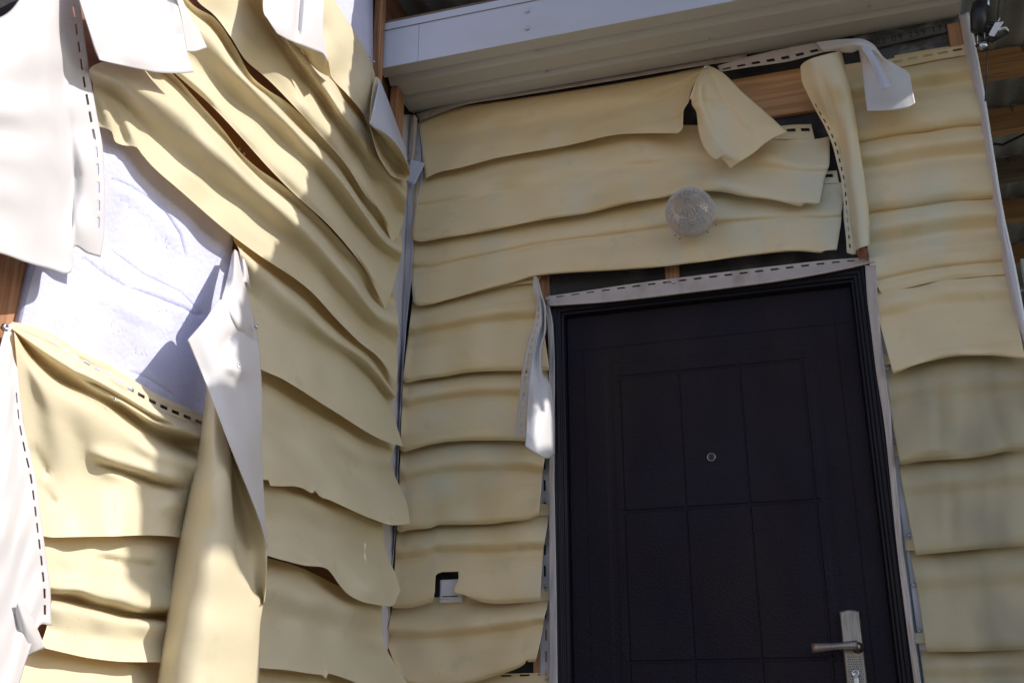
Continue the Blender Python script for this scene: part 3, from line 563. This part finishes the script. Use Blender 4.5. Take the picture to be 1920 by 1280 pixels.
for i, (yb, mt) in enumerate(((.89, 'woodx'), (1.34, 'woodx'), (1.80, 'oldwood'), (2.25, 'woodx'), (2.83, 'woodx'))):
    pb_ = box('purlin', 1.85, 5.4, yb - .05, yb, 3.175, 3.285, M[mt], RF)
    if i < 3:
        tc_ = bpy.data.curves.new('stamp', 'FONT'); tc_.body = 'T'; tc_.size = .035; tc_.extrude = .0002; tc_.materials.append(M['print'])
        so = bpy.data.objects.new('stamp', tc_); S.collection.objects.link(so); so.parent = pb_
        yy = yb - .0525; px, py = ((1909, 77), (1892, 200), (1886, 305))[i]; r = Fv + Rv * (px - 960) / FPX + Uv * (640 - py) / FPX; q = CAM + r * (yy - CAM[1]) / r[1]
        so.location = (q[0], yy, min(3.255, max(3.19, q[2]))); so.rotation_euler = (R(90), 0, 0)
box('rafter', 1.0, 1.05, -.3, 3.5, 3.10, 3.17, M['woodx'], RF); box('rafter', 4.2, 4.25, -.7, 3.5, 3.10, 3.17, M['woodx'], RF)
for x in (1.0, 3.2): pass
box('cross_board', -.25, 1.6, .12, .15, 3.1, 3.28, M['back'], RF)
FW = box('far_wall', 1.9, 6, 3.55, 3.65, -.8, 3.3, M['concrete']); tag(FW, 'grey wall at the far end of the open shed', 'wall')
wn = P(1917, 560); 
WN = thing('shed_window', 'dark window with a white frame at the far right edge, behind the corner trim', 'window')
def far(px, py, yy):
    r = Fv + Rv * (px - 960) / FPX + Uv * (640 - py) / FPX; return CAM + r * (yy - CAM[1]) / r[1]
a = far(1914, 490, 1.5); b = far(1914, 650, 1.5)
box('frame', a[0] - .005, a[0] + .035, 1.47, 1.5, b[2] - .5, a[2], M['clampw'], WN); box('pane', a[0] + .036, a[0] + .8, 1.48, 1.49, b[2] - .5, a[2] - .01, M['black'], WN)

# ------------------------------------------------------------------ left wall: boards, top to bottom
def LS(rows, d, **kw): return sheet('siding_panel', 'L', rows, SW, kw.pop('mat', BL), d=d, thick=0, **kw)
LS([[(606, -40), (640, 20), (668, 65), (690, 105), (703, 145), (699, 200), (694, 238)], [(592, -40), (628, 30), (650, 80), (672, 130), (690, 175), (692, 205), (693, 240)],
    [(574, -40), (610, 50), (632, 110), (655, 150), (675, 185), (688, 212), (693, 242)], [(555, -40), (598, 60), (618, 139), (649, 175), (669, 198), (682, 216), (692, 245)]],
   [.03, .07, .075, .085], seed=51, wav=.006, label='uppermost board of the left wall, partly under a white flap')
LS([[(500, -60), (570, 50), (640, 150), (685, 222), (725, 290), (764, 345)], [(470, -60), (545, 80), (600, 150), (660, 235), (708, 300), (762, 368)],
    [(430, -60), (500, 50), (560, 130), (620, 215), (675, 295), (715, 362), (757, 410)], [(400, -60), (450, 40), (505, 105), (560, 175), (620, 250), (672, 320), (706, 382), (748, 437)],
    [(350, -50), (369, 0), (403, 30), (433, 70), (459, 111), (501, 148), (534, 181), (608, 262), (649, 309), (685, 366), (716, 405), (735, 456)]],
   [.04, .10, .055, .08, .072], seed=52, wav=.004, bumps=[(715, 330, 14, 60, -25, -.015)])
LS([[(320, -40), (365, 12), (402, 34), (440, 88), (470, 141), (501, 168), (534, 189), (600, 252), (649, 306), (690, 366), (725, 412), (751, 430)],
    [(312, -30), (355, 20), (396, 50), (434, 105), (470, 156), (501, 180), (551, 228), (605, 281), (650, 334), (695, 398), (730, 438), (753, 450)],
    [(295, -20), (345, 30), (398, 76), (434, 124), (501, 191), (551, 242), (605, 298), (645, 345), (690, 410), (725, 455), (754, 472)],
    [(270, 20), (330, 80), (400, 151), (450, 196), (501, 240), (551, 288), (610, 345), (660, 405), (705, 460), (747, 498)],
    [(262, 60), (330, 125), (400, 185), (467, 252), (534, 319), (590, 372), (650, 440), (700, 510), (736, 542)],
    [(260, 75), (331, 141), (400, 202), (450, 255), (501, 312), (551, 363), (622, 428), (685, 507), (722, 578)]],
   [.056, .045, .10, .055, .08, .076], seed=53, wav=.003)
LS([[(260, 90), (326, 141), (369, 188), (420, 245), (450, 285), (484, 316), (528, 346), (561, 374), (601, 411), (665, 482), (705, 532), (738, 548)],
    [(250, 100), (318, 152), (362, 202), (420, 262), (452, 300), (490, 335), (535, 372), (600, 436), (660, 505), (708, 560), (742, 570)],
    [(172, 125), (235, 150), (289, 181), (336, 215), (403, 280), (467, 339), (534, 396), (600, 460), (660, 530), (710, 590), (747, 606)],
    [(174, 158), (215, 172), (255, 212), (302, 262), (369, 318), (437, 370), (480, 405), (540, 455), (610, 520), (680, 600), (744, 650)],
    [(176, 185), (208, 193), (235, 222), (260, 240), (302, 285), (369, 345), (437, 405), (500, 460), (560, 503), (630, 570), (690, 640), (746, 690)],
    [(178, 236), (195, 240), (209, 246), (216, 266), (234, 273), (254, 275), (266, 289), (286, 312), (336, 356), (430, 437), (484, 477), (561, 528), (588, 551), (628, 595), (675, 642), (709, 669), (743, 718)]],
   [.058, .048, .105, .056, (.045, .075), (.036, .088)], seed=54, wav=.003, bumps=[(199, 212, 10, 34, -20, .010), (247, 252, 10, 30, -20, .010), (222, 236, 9, 34, -20, -.008)], label='wavy board whose scalloped lower edge hangs over the bare foam board')
LS([[(430, 415), (500, 462), (570, 508), (640, 575), (690, 625), (740, 690)], [(438, 450), (490, 490), (560, 545), (640, 610), (700, 655), (744, 722)],
    [(450, 475), (500, 520), (560, 575), (630, 635), (690, 678), (742, 742)], [(455, 540), (500, 585), (551, 622), (601, 648), (669, 684), (735, 752)],
    [(460, 600), (510, 640), (568, 672), (635, 716), (702, 757), (741, 786)], [(460, 672), (489, 692), (525, 708), (561, 729), (598, 753), (635, 776), (682, 806), (720, 826), (756, 837)]],
   [.015, .03, .065, .028, .06, .085], seed=55, wav=.004)
LS([[(440, 665), (489, 685), (561, 720), (635, 765), (690, 800), (745, 825)], [(450, 720), (500, 742), (560, 775), (620, 808), (690, 848), (733, 862)], [(460, 785), (520, 810), (600, 845), (680, 882), (742, 895)],
    [(470, 850), (540, 868), (620, 895), (700, 930), (762, 940)],
    [(470, 898), (492, 899), (503, 899.5), (507, 910), (528, 911), (548, 911), (565, 914), (586, 924), (590, 920), (601, 931), (618, 937), (655, 954), (702, 974), (739, 984), (769, 981)]],
   [.015, .05, .045, .075, .095], seed=56, wav=.005, label='board with a torn lower edge right of the big roll')
LS([[(470, 885), (500, 895), (590, 920), (660, 950), (718, 975)], [(480, 912), (500, 917), (550, 932), (620, 953), (680, 970), (718, 990)], [(480, 975), (560, 985), (640, 1010), (724, 1035)],
    [(480, 1015), (560, 1030), (620, 1046), (690, 1078), (740, 1072)],
    [(486, 1034), (502, 1041), (540, 1052), (575, 1060), (601, 1062), (613, 1066), (624, 1078), (635, 1094), (655, 1115), (689, 1130), (733, 1136), (751, 1106)]],
   [.015, .055, .04, .075, .09], seed=57, wav=.004, bumps=[(700, 1100, 30, 30, 0, .015)])
LS([[(480, 1040), (560, 1062), (640, 1100), (715, 1128)], [(488, 1092), (551, 1110), (601, 1124), (652, 1135), (716, 1144)], [(486, 1155), (580, 1172), (660, 1188), (718, 1195)], [(486, 1215), (580, 1225), (660, 1235), (735, 1235)],
    [(480, 1251), (534, 1255), (575, 1261), (604, 1265), (611, 1271), (615, 1262), (650, 1272), (700, 1290), (764, 1280)]],
   [.015, .06, .038, .07, .09], seed=58, wav=.004)
LS([[(478, 1240), (620, 1262), (700, 1280), (760, 1290)], [(478, 1290), (620, 1305), (760, 1320)], [(478, 1350), (620, 1370), (760, 1380)]], [.02, .05, .07], seed=59)
# lower left boards
LS([[(22, 603), (55, 609), (87, 620), (141, 652), (215, 689), (289, 736), (339, 759), (392, 782)], [(23, 611), (60, 626), (100, 647), (141, 675), (200, 710), (260, 748), (320, 778), (392, 806)]],
   [.035, .045], seed=60, wav=.002, slots=(.55, .78, 14, .6, .18, .98), nu=60, across=pchip)
LS([[(23, 611), (60, 626), (100, 647), (141, 675), (200, 710), (260, 748), (320, 778), (392, 806)],
    [(24, 618), (75, 655), (140, 696), (200, 732), (260, 772), (320, 800), (388, 825)], [(26, 623), (65, 668), (106, 706), (166, 736), (235, 772), (290, 813), (336, 832), (385, 846)],
    [(27, 630), (58, 685), (101, 726), (160, 760), (220, 795), (280, 838), (336, 858), (384, 870)], [(38, 745), (110, 800), (175, 845), (255, 868), (320, 885), (378, 905)],
    [(55, 860), (130, 890), (200, 900), (270, 915), (372, 935)], [(68, 940), (150, 950), (250, 950), (362, 962)],
    [(78, 1004), (100, 1007), (144, 1006), (210, 1005), (269, 1003), (312, 1004), (350, 1009)]],
   [.045, .075, .016, .085, .075, .06, .07, .085], seed=61, wav=.004,
   paths=[([(172, 866), (235, 886), (290, 905), (352, 920)], 6, -.028), ([(160, 846), (235, 866), (290, 886), (362, 902)], 14, .014), ([(140, 700), (200, 732), (235, 752), (290, 785), (336, 803)], 5, -.03), ([(55, 835), (90, 900)], 12, -.008), ([(66, 900), (104, 955)], 12, -.008)],
   bumps=[(330, 940, 30, 25, 0, .02)], label='large rumpled board below the bare foam board', nu=150)
LS([[(66, 990), (200, 988), (345, 992)], [(80, 1025), (120, 1035), (200, 1030), (340, 1028)], [(88, 1075), (200, 1080), (335, 1085)], [(94, 1102), (140, 1108), (200, 1122), (260, 1136), (335, 1142)],
    [(95, 1118), (140, 1125), (181, 1138), (249, 1152), (335, 1158)], [(96, 1132), (150, 1142), (200, 1155), (250, 1165), (333, 1170)], [(86, 1180), (180, 1195), (325, 1208)],
    [(74, 1212), (87, 1215), (125, 1224), (168, 1233), (235, 1240), (300, 1241), (318, 1243)]],
   [.025, .06, .07, .085, .022, .075, .07, .085], seed=62, wav=.004, paths=[([(175, 1045), (235, 1055), (300, 1062)], 7, -.012)])
LS([[(50, 1200), (170, 1218), (318, 1226)], [(30, 1262), (170, 1268), (320, 1275)], [(-20, 1340), (160, 1345), (320, 1350)]], [.025, .06, .08], seed=63)
# wood behind the foam board
wbox('stud', -30, 44, 470, 660, -.01, .004, M['woodz'], SW, 'L'); wbox('stud', 428, 442, 425, 560, -.01, .006, M['woodz'], SW, 'L')
for x, y, dd in ((216, 749, .075), (457, 289, .03), (448, 280, .03), (694, 107, .05), (701, 116, .05)): screw(x, y, 'L', dd, SW, .9)
sheet('channel_tear', 'B', [[(737, 515, .05), (742, 525, .05), (744, 540, .05)], [(742, 512, .045), (748, 530, .04), (750, 548, .04)]], SW, M['pink'], nu=10, wav=0)
sheet('channel_tear', 'B', [[(735, 543, .05), (742, 541, .05), (750, 546, .05)], [(737, 552, .045), (743, 556, .04), (748, 552, .04)]], SW, M['pink'], nu=10, wav=0)

sheet('dark_corner_sheet', 'L', [[(-80, -60), (85, -60)], [(-80, 80), (100, 60)]], SW, M['back'], d=[.01, .01], nu=20)  # added sheet darkening the sunlit backing in the top left corner
# bare foam boards
hr = random.Random(5); HATCH = []                      # short torn fibres beside the gouges
for (ax_, ay_, bx_, by_, hh) in ((200, 350, 325, 470, 26), (240, 560, 370, 600, 18), (232, 700, 318, 740, 9), (205, 600, 262, 660, 10), (150, 480, 240, 535, 12)):
    for k in range(10):
        t_ = hr.random(); qx = ax_ + (bx_ - ax_) * t_ + hr.uniform(-8, 8); qy = ay_ + (by_ - ay_) * t_ + hr.uniform(-2, hh)
        HATCH.append(([(qx, qy), (qx + hr.uniform(-2, 3), qy + hr.uniform(5, 13))], 1.7, hr.choice((-.0022, -.0012))))
FB = sheet('foam_board', 'L', [[(150, 180), (230, 225), (330, 300), (434, 400)], [(120, 300), (200, 330), (310, 380), (430, 450)], [(85, 420), (200, 440), (300, 470), (424, 520)], [(58, 500), (170, 520), (290, 560), (420, 600)],
     [(35, 590), (150, 620), (280, 670), (410, 700)], [(26, 630), (150, 690), (280, 750), (400, 790)]], None, M['foam'], d=[.010, .010, .010, .010, .010, .010], wav=.0015, seed=70, nu=300, sub=50, thick=.02,
     paths=[([(197, 335), (230, 348), (270, 372), (305, 402), (330, 440), (343, 490)], 2.6, -.012), ([(197, 350), (240, 368), (285, 405), (318, 450), (330, 480)], 14, .004), ([(200, 470), (260, 515), (330, 548), (372, 590)], 1.6, -.005), ([(235, 540), (290, 560), (340, 580), (372, 600)], 3, -.009),
            ([(145, 480), (180, 510), (230, 540)], 3, -.004), ([(232, 695), (270, 710), (320, 742)], 3, -.008)] + HATCH, bumps=[(366, 590, 9, 8, 30, -.010), (250, 590, 70, 14, 25, .004)])
tag(FB, 'bare white foam board with gouges, exposed between the folds of the left wall', 'foam board')
FB2 = sheet('foam_board', 'L', [[(560, -80), (694, -80)], [(580, 150), (694, 250)]], None, M['foam'], d=[.012, .012], wav=0, nu=10, thick=.02)
tag(FB2, 'lavender white board in shade above the uppermost siding, left of the pine post', 'foam board')

# curl at the inner corner
C1 = thing('corner_flap', 'curled siding tip with white back at the inner corner under the soffit', 'siding flap')
sheet('white_back', 'L', [[(712, 149), (730, 195), (750, 250), (760, 280), (764, 300)], [(704, 185), (722, 218), (742, 256), (752, 280), (763, 301)], [(694, 232), (700, 238), (718, 248), (736, 262), (752, 283), (762, 302)]], C1, M['metalwhite'], d=[.08, .13, .17], wav=.001, nu=40)
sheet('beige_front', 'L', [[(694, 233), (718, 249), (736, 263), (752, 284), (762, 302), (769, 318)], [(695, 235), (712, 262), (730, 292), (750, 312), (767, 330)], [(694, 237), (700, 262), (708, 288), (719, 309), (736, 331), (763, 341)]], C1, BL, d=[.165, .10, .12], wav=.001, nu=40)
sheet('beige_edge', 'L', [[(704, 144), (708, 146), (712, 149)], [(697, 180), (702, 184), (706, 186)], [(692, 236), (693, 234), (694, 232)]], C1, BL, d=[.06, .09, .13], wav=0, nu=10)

# ------------------------------------------------------------------ white sheets hanging at the left
HW = sheet('hanging_siding_sheet', 'L', [
    [(112, -60, .08), (147, 0, .08), (158, 70, .08), (168, 141, .085), (181, 215, .09), (193, 289, .09), (196, 370, .09), (195, 430, .085), (188, 482, .08)],
    [(96, -55, .085), (122, 0, .085), (134, 70, .085), (144, 141, .09), (156, 215, .095), (168, 289, .095), (172, 370, .09), (172, 430, .085), (164, 475, .08)],
    [(84, -50, .095), (108, 0, .095), (118, 100, .10), (130, 200, .105), (138, 300, .095), (142, 400, .085), (138, 463, .085)],
    [(72, -40, .11), (97, 8, .115), (106, 100, .12), (114, 200, .12), (124, 300, .105), (130, 400, .09), (131, 511, .09)],
    [(50, -20, .11), (66, 15, .125), (76, 100, .135), (84, 200, .14), (90, 300, .13), (90, 400, .115), (90, 503, .11)],
    [(20, 20, .12), (32, 42, .135), (42, 120, .15), (50, 220, .155), (52, 320, .15), (50, 400, .14), (50, 492, .135)],
    [(-14, 40, .13), (-4, 50, .14), (2, 120, .155), (4, 220, .165), (3, 320, .165), (1, 400, .155), (0, 475, .15)],
    [(-60, 60, .14), (-68, 200, .17), (-68, 350, .17), (-70, 460, .16)]], None, WH, wav=.003, seed=80, nu=110, slots=(.42, .60, 13, .6, .13, .92),
    paths=[([(100, 40), (118, 200), (135, 330), (120, 520)], 16, -.014), ([(55, 100), (75, 200), (95, 340), (100, 540)], 22, -.010)])
tag(HW, 'large white-backed siding sheet with a slotted edge hanging at the upper left', 'siding sheet')
H2 = thing('hanging_siding_flap', 'sunlit white flap hanging from the top edge over the golden folds', 'siding flap')
sheet('flap_sheet', 'L', [[(136, -60), (230, -60), (322, -60)], [(149, 0), (240, 5), (331, 0)], [(165, 50), (250, 60), (342, 48)], [(178, 92), (262, 100), (350, 97)], [(187, 113), (225, 122), (260, 130), (300, 137), (340, 138), (363, 136)]], H2, WH, d=[.12, .135, .145, .15, .15], wav=.003, seed=82, paths=[([(300, -40), (310, 40), (335, 100)], 22, -.012)])
sheet('torn_corner', 'L', [[(326, -20), (340, 35), (350, 97)], [(331, -20), (352, 40), (366, 97)], [(333, -20), (355, 28), (374, 60), (388, 90)]], H2, WH, d=[.14, .135, .13], wav=0, nu=40)
H3 = thing('hanging_siding_flap', 'narrower white flap hanging at the top centre-left, its tip curled golden', 'siding flap')
sheet('flap_sheet', 'L', [[(497, -60), (550, -60), (607, -60)], [(493, 15), (550, 15), (607, 10)], [(503, 38), (555, 48), (606, 60)], [(520, 64), (540, 75), (562, 84), (590, 95), (606, 102), (615, 118)]], H3, WH, d=[.12, .15, .16, .16], wav=.002, seed=83, paths=[([(565, -40), (560, 30), (556, 80)], 6, -.015)])
sheet('curled_tip', 'L', [[(548, 79), (575, 89), (600, 98), (614, 108), (620, 142)], [(556, 84), (574, 96), (588, 112), (602, 126), (620, 144)], [(560, 88), (570, 100), (578, 114), (598, 134), (619, 145)]], H3, BL, d=[.15, .12, .10], wav=0, nu=40)
H4 = sheet('hanging_siding_sheet', 'L', [
    [(24, 606, .06), (33, 700, .09), (43, 790, .11), (56, 850, .12), (67, 900, .12), (80, 1000, .12), (88, 1060, .12), (94, 1110, .12), (96, 1172, .12)],
    [(20, 606, .065), (22, 700, .10), (28, 790, .12), (38, 850, .125), (48, 900, .13), (60, 1000, .14), (66, 1060, .14), (70, 1110, .14), (72, 1174, .14)],
    [(17, 608, .07), (14, 700, .12), (18, 800, .15), (26, 900, .16), (34, 1000, .16), (36, 1100, .15), (44, 1180, .15), (50, 1233, .15)],
    [(14, 610, .07), (2, 700, .13), (0, 850, .17), (5, 1000, .19), (8, 1100, .18), (10, 1220, .17), (14, 1330, .17)],
    [(10, 612, .07), (-25, 750, .15), (-50, 900, .18), (-60, 1100, .20), (-60, 1400, .20)]], None, WH, wav=.003, seed=84, nu=110, slots=(.38, .58, 14, .6, .22, .98))
tag(H4, 'long white slotted sheet hanging at the lower left edge', 'siding sheet')
sheet('turned_tip', 'L', [[(26, 1165, .15), (34, 1130, .17), (46, 1128, .16)], [(40, 1215, .14), (52, 1180, .16), (68, 1175, .14)], [(46, 1232, .13), (62, 1224, .13), (84, 1214, .12)]], H4, WH, nu=20, wav=0)
hk = P(8, 612, 'L', .09)
screw(8, 614, 'L', .09, H4, 1.5)

# ------------------------------------------------------------------ big rolled sheet
RL = thing('rolled_siding_sheet', 'tall siding sheet peeled off and rolled, white back folded over the beige front', 'siding roll')
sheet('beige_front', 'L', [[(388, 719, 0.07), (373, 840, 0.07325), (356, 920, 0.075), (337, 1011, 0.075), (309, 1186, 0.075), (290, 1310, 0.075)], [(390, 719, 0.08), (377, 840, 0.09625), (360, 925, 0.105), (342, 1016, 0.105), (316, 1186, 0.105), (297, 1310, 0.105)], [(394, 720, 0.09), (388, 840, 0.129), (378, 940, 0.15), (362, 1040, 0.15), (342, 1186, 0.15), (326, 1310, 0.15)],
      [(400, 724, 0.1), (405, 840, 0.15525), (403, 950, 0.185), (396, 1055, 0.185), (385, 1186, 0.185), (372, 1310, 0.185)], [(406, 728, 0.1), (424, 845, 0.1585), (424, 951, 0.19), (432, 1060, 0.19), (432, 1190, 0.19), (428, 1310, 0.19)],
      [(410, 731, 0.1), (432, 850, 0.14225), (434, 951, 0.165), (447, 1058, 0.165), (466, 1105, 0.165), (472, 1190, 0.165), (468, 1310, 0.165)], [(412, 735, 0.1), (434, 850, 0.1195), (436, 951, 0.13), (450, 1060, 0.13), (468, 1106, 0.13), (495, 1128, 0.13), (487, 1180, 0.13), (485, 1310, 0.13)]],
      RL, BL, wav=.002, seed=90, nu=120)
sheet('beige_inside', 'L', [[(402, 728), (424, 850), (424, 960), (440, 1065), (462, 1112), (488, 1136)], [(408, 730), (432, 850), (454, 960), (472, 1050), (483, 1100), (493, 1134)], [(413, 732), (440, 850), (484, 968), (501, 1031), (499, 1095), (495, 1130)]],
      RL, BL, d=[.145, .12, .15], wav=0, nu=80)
sheet('white_back', 'L', [[(352, 637, .13), (384, 600, .14), (416, 561, .13), (440, 597, .13), (462, 628, .13), (484, 641, .13)], [(368, 675, .135), (400, 655, .15), (430, 655, .145), (460, 665, .145), (488, 682, .14)], [(386, 719, .145), (420, 720, .16), (455, 735, .16), (491, 745, .15)],
      [(412, 785, .175), (440, 795, .185), (468, 800, .18), (491, 805, .16)], [(437, 850, .20), (460, 855, .20), (478, 858, .18), (491, 862, .16)], [(484, 968, .19), (489, 966, .18), (493, 963, .17), (496, 960, .16)], [(499, 1020, .17), (500, 1022, .165), (501, 1024, .16), (501, 1028, .155)]],
      RL, WH, wav=.0015, seed=91, nu=90, bumps=[(440, 690, 22, 16, 20, .018), (430, 640, 10, 22, 35, -.018)])
sheet('pointed_top', 'L', [[(436, 474, .06), (440, 468, .065), (445, 472, .06)], [(428, 515, .09), (440, 510, .11), (455, 520, .09)], [(420, 545, .11), (440, 548, .12), (466, 560, .11)], [(416, 563, .12), (445, 600, .14), (478, 608, .12)], [(418, 600, .11), (450, 635, .12), (485, 642, .12)]], RL, WH, wav=0, nu=40)
sheet('second_tip', 'L', [[(447, 465, .045), (452, 462, .05), (456, 468, .045)], [(450, 500, .06), (458, 498, .07), (464, 508, .06)], [(452, 530, .07), (462, 530, .075), (470, 548, .07)]], RL, WH, wav=0, nu=16)
screw(445, 686, 'L', .165, RL, 1.2); screw(480, 612, 'L', .14, RL, 1.2)

# ------------------------------------------------------------------ lamp, switch box
LP = thing('wall_lamp', 'round clear prismatic glass globe lamp on the siding above the door', 'lamp')
c = P(1294, 398, 'B', .105); rad = .0735
V = []; F = []; nr, ns = 120, 176
for i in range(nr + 1):
    th = math.pi * .93 * i / nr
    for j in range(ns):
        ph = 2 * math.pi * j / ns; dr = 0
        if .10 < th < .62: dr = .0016 * math.cos(ph * 26) * min(1, (th - .10) * 8) * min(1, (.62 - th) * 14)
        elif th >= .66: dr = .0005 * math.cos(ph * 38) * math.cos(th * 34) * (1 if th < 2.3 else 0)
        elif th > .62: dr = -.001
        r_ = rad + dr; V.append((c.x + r_ * math.sin(th) * math.cos(ph), c.y - r_ * math.cos(th), c.z + r_ * math.sin(th) * math.sin(ph)))
for i in range(nr):
    for j in range(ns): a = i * ns + j; b = i * ns + (j + 1) % ns; F.append((a, a + ns, b + ns, b))
obj('glass_globe', V, F, M['glass'], LP, thick=0)
def sph(th, ph, r_): return Vector((c.x + r_ * math.sin(th) * math.cos(ph), c.y - r_ * math.cos(th), c.z + r_ * math.sin(th) * math.sin(ph)))
V = []; F = []
def ridge(line, wd, hh):
    b0 = len(V)
    for (th, ph, dth, dph) in line: V.extend([sph(th - dth * wd, ph - dph * wd / max(.05, math.sin(th)), rad), sph(th, ph, rad + hh), sph(th + dth * wd, ph + dph * wd / max(.05, math.sin(th)), rad)])
    for i in range(len(line) - 1):
        a = b0 + i * 3; F.extend([(a, a + 1, a + 4, a + 3), (a + 1, a + 2, a + 5, a + 4)])
for k in range(26): ridge([(t, 6.2832 * k / 26, 0, 1) for t in np.linspace(.14, .64, 8)], .045, .0050)
for k in range(13): th = .72 + k * .125; ridge([(th, 6.2832 * j / 72, 1, 0) for j in range(73)], .034, .0030)
for k in range(24):
    ridge([(t, 6.2832 * k / 24, 0, 1) for t in np.linspace(.70, 2.3, 18)], .014, .0022)
obj('pressed_glass_ribs', V, F, M['glassrib'], LP, smooth=False, kind='stuff')
lathe('lamp_base', (c.x, -.030, c.z), (0, -1, 0), [(0, .046), (.012, .046), (.016, .040), (.016, 0)], M['plasticw'], LP)
lathe('bulb_socket', (c.x, -.05, c.z), (0, -1, 0), [(0, .016), (.02, .016), (.022, .012), (.022, 0)], M['plasticw'], LP)
lathe('bulb', (c.x, -.085, c.z), (0, -1, 0), [(0, .010), (.012, .016), (.028, .024), (.042, .024), (.054, .015), (.058, 0)], M['glass'], LP)
for x, y in ((1267, 440), (1276, 446), (1326, 434), (1341, 420)):
    q = P(x, y, 'B', .06); tube('clip_tab', [q, q + Vector((.004 if x > 1290 else -.004, -.002, -.006))], .0012, M['black'], LP, 6)
SB = thing('switch_box', 'small white switch box in the cut-out of a beige board, lower left of the door', 'switch box')
a, b = P(822, 1085, 'B', .03), P(866, 1128, 'B', .03)
box('box_body', a.x + .004, b.x, -.030, .005, b.z, a.z - .002, M['plasticw'], SB, bevel=.004)
box('cover', a.x + .009, b.x - .008, -.034, -.030, b.z + .010, a.z - .010, M['plasticw'], SB, bevel=.002)
sheet('dark_slot', 'B', [[(829, 1117), (858, 1116)], [(829, 1119), (858, 1118)]], SB, M['black'], d=[.0345, .0345], wav=0, nu=4, thick=.0005)
screw(813, 1121, 'B', .03, SB, 1.)

# ------------------------------------------------------------------ cable clamp at the corner
CB = thing('cable_clamp', 'black ribbed cable clamp with white wedge and wire loop at the top right corner', 'cable clamp')
def Q(x, y, d=.16): return P(x, y, 'B', d)
top, bot = Q(1838, 14), Q(1848, 62)
ax = (bot - top); ln = ax.length; pr = [(0, .0), (0, .016), (ln * .12, .026)]
for k in range(7): h = ln * (.15 + .8 * k / 7); pr += [(h, .030), (h + ln * .05, .030), (h + ln * .055, .024), (h + ln * .105, .024)]
pr += [(ln, .022), (ln, 0)]
lathe('ribbed_body', top, ax, pr, M['black'], CB, seg=28)
lathe('black_cap', Q(1836, 8, .18), Q(1834, 48, .18) - Q(1836, 8, .18), [(0, 0), (0, .02), (.03, .024), (.09, .02), (.10, 0)], M['black'], CB, seg=20)
tube('hanger_strap', [Q(1846, -25), Q(1849, 0), Q(1851, 22)], .006, M['black'], CB); tube('hanger_rod', [Q(1852, -25, .17), Q(1853, 0, .17), Q(1853, 22, .17)], .0035, M['steel'], CB)
tube('cage_rod', [Q(1846, 60), Q(1846, 72), Q(1845, 90)], .0018, M['steel'], CB); tube('cage_rod', [Q(1833, 60), Q(1833, 80), Q(1834, 90)], .0018, M['steel'], CB)
tube('cross_bar', [Q(1828, 66), Q(1836, 64), Q(1842, 72), Q(1844, 78)], .005, M['black'], CB); tube('lower_bar', [Q(1831, 88), Q(1840, 82), Q(1852, 76), Q(1862, 70)], .006, M['black'], CB)
lathe('bolt', Q(1841, 90, .17), (.2, -1, .1), [(0, .009), (.012, .009), (.012, .0125), (.016, .0125), (.02, .006), (.02, 0)], M['steel'], CB, seg=10)
V = []
for dd in (.15, .19): V += [Q(1866, 42, dd), Q(1882, 41, dd), Q(1861, 69, dd), Q(1853, 66, dd)]
obj('white_wedge', V, [(0, 1, 2, 3), (7, 6, 5, 4), (0, 4, 5, 1), (1, 5, 6, 2), (2, 6, 7, 3), (3, 7, 4, 0)], M['clampw'], CB, smooth=False, bevel=.003)
V = []
for dd in (.185, .20): V += [Q(1880, 40, dd), Q(1882, 42, dd), Q(1864, 68, dd), Q(1860, 69, dd)]
obj('wedge_edge', V, [(0, 1, 2, 3), (7, 6, 5, 4), (0, 4, 5, 1), (1, 5, 6, 2), (2, 6, 7, 3), (3, 7, 4, 0)], M['clampw'], CB, smooth=False, bevel=.001)
tube('white_loop', [Q(1872, 57), Q(1878, 54), Q(1886, 53), Q(1889, 57), Q(1887, 61)], .0042, M['clampw'], CB); tube('black_loop', [Q(1888, 60), Q(1884, 64), Q(1872, 70), Q(1858, 78)], .0065, M['black'], CB)
W1_ = tube('overhead_wire', [Q(1876, -25), Q(1874, 0), Q(1871, 25), Q(1870, 42), Q(1866, 60), Q(1855, 74), Q(1853, 80), Q(1851, 110), Q(1848, 170), Q(1847, 190)], .0018, M['black'])
tag(W1_, 'thin black wire running down past the cable clamp behind the corner trim', 'wire')
tube('wire_tie', [Q(1869, 42), Q(1873, 38), Q(1875, 34)], .0016, M['clampw'], W1_)
W2_ = tube('shed_cable', [far(1862, 270, 1.5), far(1880, 272, 1.5), far(1900, 262, 1.5), far(1925, 250, 1.5), far(1960, 245, 1.5)], .006, M['black'])
tag(W2_, 'black cable sagging under the shed roof between the purlins', 'cable')
